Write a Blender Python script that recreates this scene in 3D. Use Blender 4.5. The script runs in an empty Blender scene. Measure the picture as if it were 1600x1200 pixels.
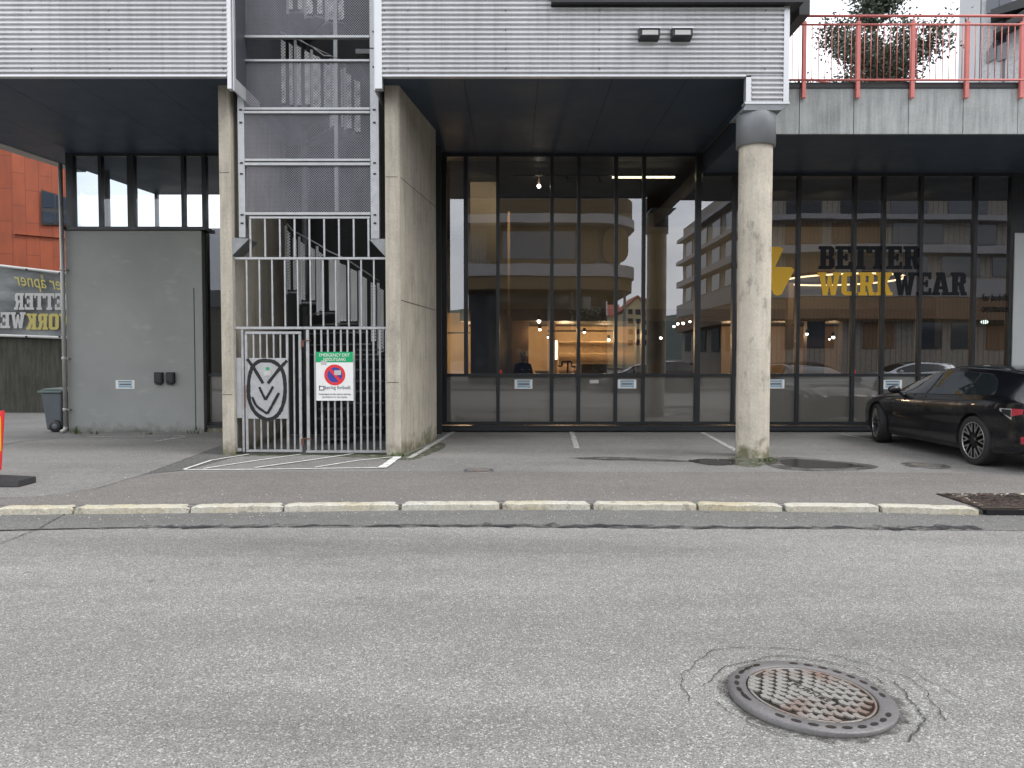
import bpy, bmesh, math, random
from mathutils import Vector, Matrix
random.seed(7)
R = math.radians
scene = bpy.context.scene
COL = scene.collection
# ------------------------------------------------------------------ camera model
CAMZ = 1.6; PITCH = R(2.0); F = 1150.0
def ray(px, py):
    u = (px-800)/F; v = (600-py)/F
    return (u, math.cos(PITCH)+v*math.sin(PITCH), -math.sin(PITCH)+v*math.cos(PITCH))
def at(px, py, Y):
    d = ray(px, py); t = Y/d[1]
    return Vector((d[0]*t, Y, CAMZ+d[2]*t))
def gr(px, py, z=0.0):
    d = ray(px, py); t = (z-CAMZ)/d[2]
    return Vector((d[0]*t, d[1]*t, z))
def xat(px, Y, py=450): return at(px, py, Y).x
def zat(py, Y): return at(800, py, Y).z
# ------------------------------------------------------------------ materials
def newmat(name):
    m = bpy.data.materials.new(name); m.use_nodes = True
    nt = m.node_tree; nt.nodes.clear()
    return m, nt, nt.nodes, nt.links
def N(nt, typ, **kw):
    n = nt.nodes.new(typ)
    for k, v in kw.items():
        if k.startswith('i_'):
            key = k[2:]
            key = int(key) if key.isdigit() else key.replace('_', ' ')
            n.inputs[key].default_value = v
        else: setattr(n, k, v)
    return n
def c4(c, f=1.0): return (min(c[0]*f,1), min(c[1]*f,1), min(c[2]*f,1), 1)
def mapped(nt, scale=(1,1,1), rot=(0,0,0)):
    g = N(nt, 'ShaderNodeNewGeometry'); mp = N(nt, 'ShaderNodeMapping')
    mp.inputs['Scale'].default_value = scale; mp.inputs['Rotation'].default_value = rot
    nt.links.new(g.outputs['Position'], mp.inputs['Vector']); return mp.outputs[0]
def noise(nt, vec, scale, detail=4, rough=.55):
    n = N(nt, 'ShaderNodeTexNoise'); n.inputs['Scale'].default_value = scale
    n.inputs['Detail'].default_value = detail; n.inputs['Roughness'].default_value = rough
    nt.links.new(vec, n.inputs['Vector']); return n.outputs['Fac']
def ramp(nt, fac, stops, interp='LINEAR'):
    r = N(nt, 'ShaderNodeValToRGB'); r.color_ramp.interpolation = interp
    els = r.color_ramp.elements
    while len(els) < len(stops): els.new(.5)
    for e, (p, c) in zip(els, stops):
        e.position = p; e.color = c if len(c) == 4 else (*c, 1)
    nt.links.new(fac, r.inputs['Fac']); return r.outputs['Color']
def mix(nt, fac, a, b, blend='MIX'):
    m = N(nt, 'ShaderNodeMix', data_type='RGBA', blend_type=blend)
    for sock, v in ((m.inputs[0], fac), (m.inputs[6], a), (m.inputs[7], b)):
        if isinstance(v, (int, float)): sock.default_value = v
        elif isinstance(v, (tuple, list)): sock.default_value = v if len(v) == 4 else (*v, 1)
        else: nt.links.new(v, sock)
    return m.outputs[2]
def mth(nt, op, a, b=None):
    m = N(nt, 'ShaderNodeMath', operation=op)
    for i, v in enumerate((a, b)):
        if v is None: continue
        if isinstance(v, (int, float)): m.inputs[i].default_value = v
        else: nt.links.new(v, m.inputs[i])
    return m.outputs[0]
def bumpn(nt, h, strength=.3, dist=.01):
    b = N(nt, 'ShaderNodeBump'); b.inputs['Strength'].default_value = strength; b.inputs['Distance'].default_value = dist
    nt.links.new(h, b.inputs['Height']); return b.outputs[0]
def finish(nt, col, rough=.6, metal=0.0, normal=None, spec=.5, alpha=None, coat=0):
    p = N(nt, 'ShaderNodeBsdfPrincipled'); o = N(nt, 'ShaderNodeOutputMaterial')
    for key, v in (('Base Color', col), ('Roughness', rough), ('Metallic', metal), ('Specular IOR Level', spec), ('Coat Weight', coat)):
        s = p.inputs[key]
        if isinstance(v, (int, float)): s.default_value = v
        elif isinstance(v, (tuple, list)): s.default_value = v if len(v) == 4 else (*v, 1)
        else: nt.links.new(v, s)
    p.inputs['Coat Roughness'].default_value = .04
    if normal is not None: nt.links.new(normal, p.inputs['Normal'])
    if alpha is None: nt.links.new(p.outputs[0], o.inputs[0])
    else:
        t = N(nt, 'ShaderNodeBsdfTransparent'); ms = N(nt, 'ShaderNodeMixShader')
        nt.links.new(alpha, ms.inputs[0]); nt.links.new(t.outputs[0], ms.inputs[1]); nt.links.new(p.outputs[0], ms.inputs[2])
        nt.links.new(ms.outputs[0], o.inputs[0])
    return p
def pbr(name, base, rough=.6, metal=0.0, var=.12, scale=2.0, stretch=(1,1,1), bump=0.0, bscale=60, spec=.5, coat=0, rvar=.1):
    m, nt, _, L = newmat(name)
    v = mapped(nt, stretch); n1 = noise(nt, v, scale, 6, .6)
    col = ramp(nt, n1, [(.3, c4(base, 1-var)), (.7, c4(base, 1+var))])
    rr = ramp(nt, n1, [(.3, (max(rough-rvar,.02),)*3), (.7, (min(rough+rvar,1),)*3)])
    nm = None
    if bump: nm = bumpn(nt, noise(nt, mapped(nt), bscale, 3), bump, .004)
    finish(nt, col, rr, metal, nm, spec, coat=coat); return m
def emit(name, col, s):
    m, nt, _, L = newmat(name); e = N(nt, 'ShaderNodeEmission'); e.inputs[0].default_value = c4(col); e.inputs[1].default_value = s
    o = N(nt, 'ShaderNodeOutputMaterial'); L.new(e.outputs[0], o.inputs[0]); return m
def asphalt(name, base, bright=.42, tint=(1,1,1), patch=.10, streak=(1,1,1)):
    m, nt, _, L = newmat(name)
    p = mapped(nt)
    vo = N(nt, 'ShaderNodeTexVoronoi'); vo.inputs['Scale'].default_value = 165; L.new(p, vo.inputs['Vector'])
    sp = N(nt, 'ShaderNodeSeparateColor'); L.new(vo.outputs['Color'], sp.inputs[0])
    b = [base*t for t in tint]
    col = ramp(nt, sp.outputs[0], [(0, c4(b, .55)), (.22, c4(b, .78)), (.5, c4(b, 1.0)), (.8, c4(b, 1.22)), (.95, c4(b, 1.5)), (1, (bright, bright, bright*.97, 1))])
    vo2 = N(nt, 'ShaderNodeTexVoronoi'); vo2.inputs['Scale'].default_value = 85; L.new(p, vo2.inputs['Vector'])
    sp2 = N(nt, 'ShaderNodeSeparateColor'); L.new(vo2.outputs['Color'], sp2.inputs[0])
    col = mix(nt, mth(nt, 'GREATER_THAN', sp2.outputs[1], .955), col, mix(nt, .38, col, (bright, bright, bright*.96, 1)))
    big = noise(nt, mapped(nt, streak), .55, 6, .62)
    col = mix(nt, 1.0, col, ramp(nt, big, [(.3, (1-patch*1.4,)*3), (.5, (1,)*3), (.72, (1+patch,)*3)]), 'MULTIPLY')
    lane = noise(nt, mapped(nt, (.07, 1.0, 1)), 1.3, 4, .55)
    col = mix(nt, 1.0, col, ramp(nt, lane, [(.32, (1-patch*.8,)*3), (.5, (1,)*3), (.68, (1+patch*.7,)*3)]), 'MULTIPLY')
    spot = noise(nt, p, 1.7, 7, .7)
    col = mix(nt, ramp(nt, spot, [(.62, (0,)*3), (.72, (.32,)*3)]), col, c4(b, .55))
    gum = N(nt, 'ShaderNodeTexVoronoi'); gum.inputs['Scale'].default_value = 1.9; L.new(p, gum.inputs['Vector'])
    gc = N(nt, 'ShaderNodeSeparateColor'); L.new(gum.outputs['Color'], gc.inputs[0])
    col = mix(nt, mth(nt, 'MULTIPLY', mth(nt, 'LESS_THAN', gum.outputs['Distance'], mth(nt, 'MULTIPLY', gc.outputs[0], .07)), .5), col, c4(b, .4))
    mid = noise(nt, p, 7, 5, .6)
    col = mix(nt, 1.0, col, ramp(nt, mid, [(.3, (.93,)*3), (.7, (1.06,)*3)]), 'MULTIPLY')
    finish(nt, col, .88, 0, bumpn(nt, vo.outputs['Distance'], .55, .006), .3); return m
def concrete(name, base, moss=True, streaks=.25, dirt=.35):
    m, nt, _, L = newmat(name)
    p = mapped(nt)
    n1 = noise(nt, p, 1.6, 7, .65); n2 = noise(nt, mapped(nt, (5, 5, .35)), 2.2, 6, .65); n3 = noise(nt, p, 28, 5, .6)
    col = ramp(nt, n1, [(.28, c4(base, .8)), (.5, c4(base, 1)), (.75, c4(base, 1.16))])
    col = mix(nt, 1.0, col, ramp(nt, n2, [(.3, (1-streaks,)*3), (.6, (1.04,)*3)]), 'MULTIPLY')
    blot = noise(nt, mapped(nt, (1, 1, .45)), 4.5, 8, .7)
    col = mix(nt, ramp(nt, blot, [(.56, (0,)*3), (.66, (dirt,)*3)]), col, c4(base, .38))
    col = mix(nt, 1.0, col, ramp(nt, n3, [(.3, (.9,)*3), (.7, (1.07,)*3)]), 'MULTIPLY')
    vo = N(nt, 'ShaderNodeTexVoronoi'); vo.inputs['Scale'].default_value = 9; L.new(p, vo.inputs['Vector'])
    col = mix(nt, mth(nt, 'LESS_THAN', vo.outputs['Distance'], .055), col, c4(base, .35))
    if moss:
        g = N(nt, 'ShaderNodeNewGeometry'); s = N(nt, 'ShaderNodeSeparateXYZ'); L.new(g.outputs['Position'], s.inputs[0])
        h = mth(nt, 'ADD', mth(nt, 'MULTIPLY', noise(nt, p, 6, 5), .9), mth(nt, 'MULTIPLY', s.outputs[2], -1.0))
        col = mix(nt, ramp(nt, h, [(.18, (0,)*3), (.46, (.8,)*3)]), col, (.085, .09, .035, 1))
    finish(nt, col, .85, 0, bumpn(nt, n3, .35, .004), .25); return m
def perforated(name, base, pitch, hole, metal=.6, diag=True):
    m, nt, _, L = newmat(name)
    g = N(nt, 'ShaderNodeNewGeometry'); s = N(nt, 'ShaderNodeSeparateXYZ'); L.new(g.outputs['Position'], s.inputs[0])
    cb = N(nt, 'ShaderNodeCombineXYZ'); L.new(s.outputs[0], cb.inputs[0]); L.new(s.outputs[2], cb.inputs[1])
    mp = N(nt, 'ShaderNodeMapping'); mp.inputs['Rotation'].default_value = (0, 0, R(45 if diag else 0)); L.new(cb.outputs[0], mp.inputs[0])
    vo = N(nt, 'ShaderNodeTexVoronoi', voronoi_dimensions='2D'); vo.inputs['Scale'].default_value = 1/pitch; vo.inputs['Randomness'].default_value = 0
    L.new(mp.outputs[0], vo.inputs['Vector'])
    a = mth(nt, 'GREATER_THAN', vo.outputs['Distance'], hole)
    n1 = noise(nt, mapped(nt, (1, 1, .6)), 2.5, 6, .6)
    col = ramp(nt, n1, [(.3, c4(base, .78)), (.7, c4(base, 1.15))])
    finish(nt, col, .5, metal, None, .5, alpha=a); return m
def glassmat(name, refl, tint, rough=0.0, wav=.0):
    m, nt, _, L = newmat(name)
    t = N(nt, 'ShaderNodeBsdfTransparent'); t.inputs[0].default_value = c4(tint)
    g = N(nt, 'ShaderNodeBsdfGlossy'); g.inputs['Roughness'].default_value = rough; g.inputs[0].default_value = (.93, .96, 1, 1)
    if wav: L.new(bumpn(nt, noise(nt, mapped(nt), .9, 1), wav, .02), g.inputs['Normal'])
    lw = N(nt, 'ShaderNodeLayerWeight'); lw.inputs[0].default_value = .25
    f = mth(nt, 'ADD', mth(nt, 'MULTIPLY', lw.outputs['Fresnel'], .9), refl)
    f = mth(nt, 'MINIMUM', f, 1.0)
    ms = N(nt, 'ShaderNodeMixShader'); o = N(nt, 'ShaderNodeOutputMaterial')
    L.new(f, ms.inputs[0]); L.new(t.outputs[0], ms.inputs[1]); L.new(g.outputs[0], ms.inputs[2]); L.new(ms.outputs[0], o.inputs[0]); return m
M = {}
M['road'] = asphalt('road_asphalt', .207, .54, (1, .985, .93), .15, (.35, 1.6, 1))
M['gutter'] = asphalt('gutter_asphalt', .142, .38, (1, .99, .95), .12, (.4, 1.5, 1))
M['pave'] = asphalt('pavement_asphalt', .195, .42, (1.03, 1, .95), .12)
M['strip'] = asphalt('pavement_strip_asphalt', .160, .38, (1.06, .99, .93), .08)
M['patch'] = asphalt('patched_asphalt', .11, .35, (1, 1, .96), .1)
M['dirt'] = pbr('soil', (.09, .08, .06), .9, var=.4, scale=.5)
M['paint'] = pbr('road_paint', (.78, .78, .75), .6, var=.12, scale=14)
def wornpaint():
    m, nt, _, L = newmat('worn_road_paint'); n1 = noise(nt, mapped(nt), 22, 6, .7)
    finish(nt, pbrcol(nt, (.5, .5, .48)), .8, alpha=ramp(nt, n1, [(.34, (0,)*3), (.50, (.95,)*3)])); return m
def pbrcol(nt, base): return ramp(nt, noise(nt, mapped(nt), 9, 5), [(.3, c4(base, .8)), (.7, c4(base, 1.2))])
M['worn'] = wornpaint()
def freshpaint():
    m, nt, _, L = newmat('white_road_paint'); n1 = noise(nt, mapped(nt), 60, 5, .7)
    finish(nt, pbrcol(nt, (.68, .68, .66)), .7, alpha=ramp(nt, n1, [(.30, (0,)*3), (.36, (1,)*3)])); return m
M['fresh'] = freshpaint()
def kerbm():
    m, nt, _, L = newmat('kerb_stone')
    g = N(nt, 'ShaderNodeNewGeometry')
    n1 = noise(nt, mapped(nt, (.35, 1, 1)), 2.0, 4, .6)
    col = ramp(nt, n1, [(.35, (.47, .42, .29, 1)), (.5, (.50, .475, .40, 1)), (.65, (.54, .54, .50, 1))])
    col = mix(nt, 1.0, col, ramp(nt, noise(nt, mapped(nt), 40, 6, .7), [(.3, (.70,)*3), (.6, (1.06,)*3)]), 'MULTIPLY')
    col = mix(nt, ramp(nt, noise(nt, mapped(nt), 6, 8, .75), [(.54, (0,)*3), (.66, (.75,)*3)]), col, (.17, .16, .135, 1))
    finish(nt, col, .85, 0, bumpn(nt, noise(nt, mapped(nt), 30, 5, .7), .6, .01), .3); return m
M['kerb'] = kerbm()
M['conc'] = concrete('board_marked_concrete', (.47, .43, .36), True, .22, .25)
M['conc_col'] = concrete('column_concrete', (.58, .53, .445), True, .16, .62)
M['conc_dark'] = concrete('dark_old_concrete', (.075, .075, .062), False, .5, .3)
M['parapet'] = concrete('parapet_panel_concrete', (.40, .42, .42), False, .3, .1)
def corrm():
    m, nt, _, L = newmat('corrugated_aluminium'); base = (.60, .60, .615)
    col = ramp(nt, noise(nt, mapped(nt, (.3, 1, 1)), 1.2, 6, .6), [(.3, c4(base, .93)), (.7, c4(base, 1.06))])
    g = N(nt, 'ShaderNodeNewGeometry'); s = N(nt, 'ShaderNodeSeparateXYZ'); L.new(g.outputs['Position'], s.inputs[0])
    cb = N(nt, 'ShaderNodeCombineXYZ'); L.new(mth(nt, 'FLOOR', mth(nt, 'DIVIDE', s.outputs[0], 1.18)), cb.inputs[0])
    wn = N(nt, 'ShaderNodeTexWhiteNoise'); L.new(cb.outputs[0], wn.inputs[0])
    col = mix(nt, 1.0, col, ramp(nt, wn.outputs[0], [(0, (.94,)*3), (1, (1.04,)*3)]), 'MULTIPLY')
    col = mix(nt, 1.0, col, ramp(nt, noise(nt, mapped(nt, (6, 1, .25)), 2.0, 6, .65), [(.32, (.88,)*3), (.55, (1.02,)*3)]), 'MULTIPLY')
    finish(nt, col, .42, .3); return m
M['corr'] = corrm()
M['flash'] = pbr('aluminium_flashing', (.60, .61, .63), .35, .5, .06, 2)
M['soffit'] = pbr('dark_soffit_panel', (.046, .066, .095), .5, 0, .12, .8, spec=.35)
M['crackline'] = None
M['collar_metal'] = pbr('dark_collar_metal', (.30, .315, .335), .45, .3, .1, 3)
M['shaftmetal'] = pbr('dark_shaft_cladding', (.05, .055, .065), .5)
M['joint'] = pbr('soffit_joint', (.012, .013, .016), .6, 0)
M['black_frame'] = pbr('black_window_frame', (.016, .018, .021), .38, 0, .1, 3)
M['galv'] = pbr('galvanised_steel', (.43, .44, .45), .45, .55, .16, 9, bump=.1)
M['galv_dark'] = pbr('weathered_galvanised_steel', (.27, .28, .285), .55, .45, .2, 7)
M['plate'] = pbr('galvanised_plate', (.44, .45, .46), .5, .45, .14, 6)
M['perf'] = perforated('perforated_mesh', (.25, .25, .285), .029, .42, .2)
M['perf2'] = perforated('perforated_baluster_plate', (.85, .86, .86), .040, .31, .0)
M['bolt'] = pbr('dark_bolt', (.03, .03, .035), .5, .5)
M['stair_dark'] = pbr('dark_stair_steel', (.10, .105, .11), .6, .3)
M['rust'] = pbr('rusty_steel', (.16, .07, .045), .8, .2, .4, 12)
M['grey_box'] = None
def greybox():
    m, nt, _, L = newmat('painted_grey_render')
    base = (.30, .312, .298); p = mapped(nt)
    col = ramp(nt, noise(nt, p, .8, 5, .6), [(.3, c4(base, .9)), (.7, c4(base, 1.08))])
    col = mix(nt, ramp(nt, noise(nt, mapped(nt, (.9, 1, 2.2)), 1.9, 6, .6), [(.6, (0,)*3), (.72, (.35,)*3)]), col, c4(base, 1.4))
    g = N(nt, 'ShaderNodeNewGeometry'); s = N(nt, 'ShaderNodeSeparateXYZ'); L.new(g.outputs['Position'], s.inputs[0])
    h = mth(nt, 'ADD', mth(nt, 'MULTIPLY', noise(nt, p, 5, 6), .5), mth(nt, 'MULTIPLY', s.outputs[2], -1.0))
    col = mix(nt, ramp(nt, h, [(.08, (0,)*3), (.3, (.7,)*3)]), col, (.07, .072, .055, 1))
    finish(nt, col, .6, 0, bumpn(nt, noise(nt, p, 45, 4), .12, .004), .35); return m
M['grey_box'] = greybox()
M['white_panel'] = pbr('pale_grey_panel', (.46, .48, .48), .5, 0, .05, 1)
M['glass'] = glassmat('shop_glass', .19, (.56, .57, .56), 0, .05)
M['glass_clear'] = glassmat('clerestory_glass', .10, (.80, .84, .86), 0, .04)
def frosted():
    m, nt, _, L = newmat('frosted_glass')
    base = (.17, .165, .145); p = N(nt, 'ShaderNodeBsdfPrincipled')
    col = ramp(nt, noise(nt, mapped(nt, (.8, 1, .25)), 1.1, 4), [(.3, c4(base, .82)), (.7, c4(base, 1.15))])
    L.new(col, p.inputs['Base Color']); p.inputs['Roughness'].default_value = .5
    p.inputs['Coat Weight'].default_value = 1; p.inputs['Coat Roughness'].default_value = .03; p.inputs['Coat IOR'].default_value = 2.5
    t = N(nt, 'ShaderNodeBsdfTranslucent'); t.inputs[0].default_value = (.35, .32, .26, 1)
    ms = N(nt, 'ShaderNodeMixShader'); ms.inputs[0].default_value = .3; o = N(nt, 'ShaderNodeOutputMaterial')
    L.new(p.outputs[0], ms.inputs[1]); L.new(t.outputs[0], ms.inputs[2]); L.new(ms.outputs[0], o.inputs[0]); return m
M['frost'] = frosted()
M['yellow'] = pbr('yellow_vinyl', (.72, .42, .02), .5, 0, .03)
M['dark_vinyl'] = pbr('dark_vinyl', (.010, .012, .015), .7, 0, .03, spec=.2)
M['white'] = pbr('white_paint', (.80, .80, .79), .5, 0, .05, 5)
M['white_dim'] = pbr('off_white_paint', (.5, .5, .49), .6, 0, .08, 5)
M['green'] = pbr('green_sign', (.0, .36, .13), .45, 0, .04)
M['red'] = pbr('red_sign', (.72, .03, .035), .45, 0, .06)
M['blue'] = pbr('blue_sign', (.035, .05, .32), .45, 0, .05)
M['lightblue'] = pbr('pale_blue_print', (.33, .55, .68), .5, 0, .05)
M['textgrey'] = pbr('printed_text', (.10, .12, .15), .6, 0, .05)
M['black'] = pbr('black_plastic', (.012, .012, .014), .4, 0, .1)
M['marker'] = pbr('black_marker_paint', (.008, .008, .009), .5, 0, .2, 30)
M['railred'] = pbr('red_painted_steel', (.60, .17, .15), .45, 0, .1, 3)
def corten():
    m, nt, _, L = newmat('rust_orange_panel')
    g = N(nt, 'ShaderNodeNewGeometry'); s = N(nt, 'ShaderNodeSeparateXYZ'); L.new(g.outputs['Position'], s.inputs[0])
    cb = N(nt, 'ShaderNodeCombineXYZ')
    xx = mth(nt, 'ADD', s.outputs[0], s.outputs[1]); L.new(s.outputs[2], cb.inputs[0]); L.new(xx, cb.inputs[1])
    br = N(nt, 'ShaderNodeTexBrick'); L.new(cb.outputs[0], br.inputs[0])
    br.inputs['Scale'].default_value = 1; br.inputs['Brick Width'].default_value = 1.25; br.inputs['Row Height'].default_value = .62; br.inputs['Mortar Size'].default_value = .012
    br.inputs['Color1'].default_value = (.23, .045, .014, 1); br.inputs['Color2'].default_value = (.265, .056, .017, 1); br.inputs['Mortar'].default_value = (.12, .025, .01, 1)
    col = mix(nt, 1.0, br.outputs[0], ramp(nt, noise(nt, mapped(nt, (1, 1, .3)), 2.5, 6), [(.3, (.8,)*3), (.7, (1.15,)*3)]), 'MULTIPLY')
    finish(nt, col, .6); return m
M['corten'] = corten()
def bannerm():
    m, nt, _, L = newmat('grey_mesh_banner')
    col = ramp(nt, noise(nt, mapped(nt, (1, 1, 2.5)), .7, 3), [(.35, (.10, .11, .115, 1)), (.65, (.20, .21, .21, 1))])
    finish(nt, col, .55, 0, bumpn(nt, noise(nt, mapped(nt, (1, 1, 2)), 1.3, 2), .6, .1)); return m
M['banner'] = bannerm()
M['banner_white'] = pbr('banner_print_white', (.42, .42, .41), .6, 0, .05)
M['banner_yellow'] = pbr('banner_print_yellow', (.42, .36, .10), .6, 0, .05)
M['bin'] = pbr('grey_bin_plastic', (.105, .12, .135), .5, 0, .08, 4)
M['bin_lid'] = pbr('green_grey_bin_lid', (.11, .15, .135), .5, 0, .08, 4)
M['zinc'] = pbr('zinc_pipe', (.40, .40, .38), .5, .4, .12, 5)
M['winglass'] = pbr('dark_window_glass', (.03, .04, .06), .06, 0, .2, .4, spec=1.0, rvar=.02)
M['carpaint'] = pbr('black_car_paint', (.003, .0038, .006), .3, 0, .05, 1, coat=.75, spec=.25)
M['carpaint_white'] = pbr('white_car_paint', (.62, .63, .65), .3, 0, .04, 1, coat=1.0)
M['carpaint_grey'] = pbr('silver_grey_car_paint', (.22, .24, .27), .3, .3, .04, 1, coat=1.0)
M['carglass'] = pbr('tinted_car_glass', (.012, .016, .018), .05, 0, .1, 1, spec=.9, rvar=.01)
M['chrome'] = pbr('brushed_trim', (.5, .5, .52), .22, .9, .04)
M['tyre'] = pbr('tyre_rubber', (.022, .022, .023), .8, 0, .15, 20)
M['rimdark'] = pbr('black_alloy', (.015, .015, .017), .3, .3, .05)
M['rimsilver'] = pbr('machined_alloy', (.50, .49, .48), .3, .8, .05)
M['taillight'] = pbr('red_lamp_lens', (.36, .02, .04), .15, 0, .05, coat=1)
M['carlens'] = pbr('clear_lamp_lens', (.35, .36, .38), .1, 0, .05, coat=1)
M['darktrim'] = pbr('dark_trim', (.02, .021, .023), .45, 0, .05)
def covermat(name, c1, c2):
    m, nt, _, L = newmat(name); p = mapped(nt)
    col = ramp(nt, noise(nt, p, 3.2, 5, .55), [(.44, c4(c1)), (.60, c4(c2))])
    col = mix(nt, 1.0, col, ramp(nt, noise(nt, p, 90, 5, .7), [(.3, (.75,)*3), (.7, (1.15,)*3)]), 'MULTIPLY')
    finish(nt, col, .5, .35, bumpn(nt, noise(nt, p, 160, 3), .3, .002)); return m
M['iron_ring'] = covermat('cast_iron_ring', (.15, .145, .145), (.185, .175, .175))
M['iron_lid'] = covermat('cast_iron_lid', (.30, .29, .27), (.215, .145, .115))
M['iron_dark'] = covermat('cast_iron_recess', (.022, .02, .018), (.035, .026, .022))
M['iron_rust'] = covermat('rusty_cast_iron', (.075, .06, .05), (.11, .075, .062))
M['crack'] = pbr('crack_dirt', (.035, .034, .032), .9, 0, .3, 20)
def softdark(name, col, lo, hi, sc=9, rough=.85, maxa=1.0):
    m, nt, _, L = newmat(name); n1 = noise(nt, mapped(nt, (.6, 1.3, 1)), sc, 8, .7)
    finish(nt, col, rough, alpha=ramp(nt, n1, [(lo, (0,)*3), (hi, (maxa,)*3)])); return m
M['tar'] = softdark('tar_seam', (.022, .023, .027), .40, .56, 8, .6, .9)
M['wet'] = pbr('wet_asphalt', (.040, .039, .036), .16, 0, .3, 15, spec=.6, rvar=.08)
M['damp'] = softdark('damp_stain', (.05, .048, .042), .38, .62, 4, .5, .85)
M['moss'] = softdark('moss', (.06, .075, .02), .42, .6, 12, .95)
M['hill'] = pbr('wooded_hill', (.035, .055, .045), .95, 0, .45, .03)
M['ochre'] = pbr('ochre_panel', (.14, .095, .045), .6, 0, .1, 1)
M['pale_band'] = pbr('pale_render_band', (.33, .32, .33), .6, 0, .08, 1)
M['slat'] = None
def slat(name, base, per=.22):
    m, nt, _, L = newmat(name)
    g = N(nt, 'ShaderNodeNewGeometry'); s = N(nt, 'ShaderNodeSeparateXYZ'); L.new(g.outputs['Position'], s.inputs[0])
    f = mth(nt, 'FRACT', mth(nt, 'DIVIDE', mth(nt, 'ADD', s.outputs[0], s.outputs[1]), per))
    col = mix(nt, mth(nt, 'LESS_THAN', f, .12), pbrcol(nt, base), c4(base, .3))
    finish(nt, col, .7); return m
M['slat'] = slat('vertical_board_cladding', (.20, .18, .155))
M['slatlight'] = slat('pale_board_cladding', (.34, .305, .265), .3)
M['slatbrown'] = slat('brown_board_cladding', (.24, .15, .09))
M['leafdark'] = pbr('dark_leaf', (.075, .10, .072), .6, 0, .35, 3)
M['leafyellow'] = pbr('yellow_green_leaf', (.20, .17, .05), .6, 0, .35, 3)
M['weed'] = pbr('weed_leaf', (.09, .13, .04), .7, 0, .3, 20)
M['bark'] = pbr('bark', (.09, .07, .05), .9, 0, .3, 12)
M['roofred'] = pbr('red_roof_tile', (.32, .07, .045), .7, 0, .2, 2)
M['housewall'] = pbr('cream_render', (.55, .47, .29), .7, 0, .06, 1)
M['woodwall'] = pbr('pale_wood_wall', (.50, .36, .21), .6, 0, .15, 1.2, (1, 1, .2))
M['dimwall'] = pbr('grey_plaster', (.22, .20, .165), .7, 0, .15, .7)
M['dkceil'] = pbr('black_ceiling', (.03, .03, .03), .7, 0, .1)
M['shopfloor'] = pbr('shop_floor', (.16, .13, .10), .35, 0, .1, 1)
M['darkwood'] = pbr('dark_wood', (.07, .045, .03), .5, 0, .2, 3)
M['cloth_dark'] = pbr('dark_blue_clothing', (.02, .025, .05), .9, 0, .1)
M['skin'] = pbr('skin', (.42, .25, .18), .55, 0, .05)
M['hair'] = pbr('dark_hair', (.02, .015, .012), .6, 0, .1)
M['lamp_on'] = emit('lit_lamp', (1, .93, .78), 9)
M['lamp_warm'] = emit('warm_lit_lamp', (1, .72, .42), 1.6)
M['tube_on'] = emit('lit_tube', (1, .85, .55), 2.5)
M['exit_on'] = emit('lit_exit_sign', (.75, .95, .85), 1.5)
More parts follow.
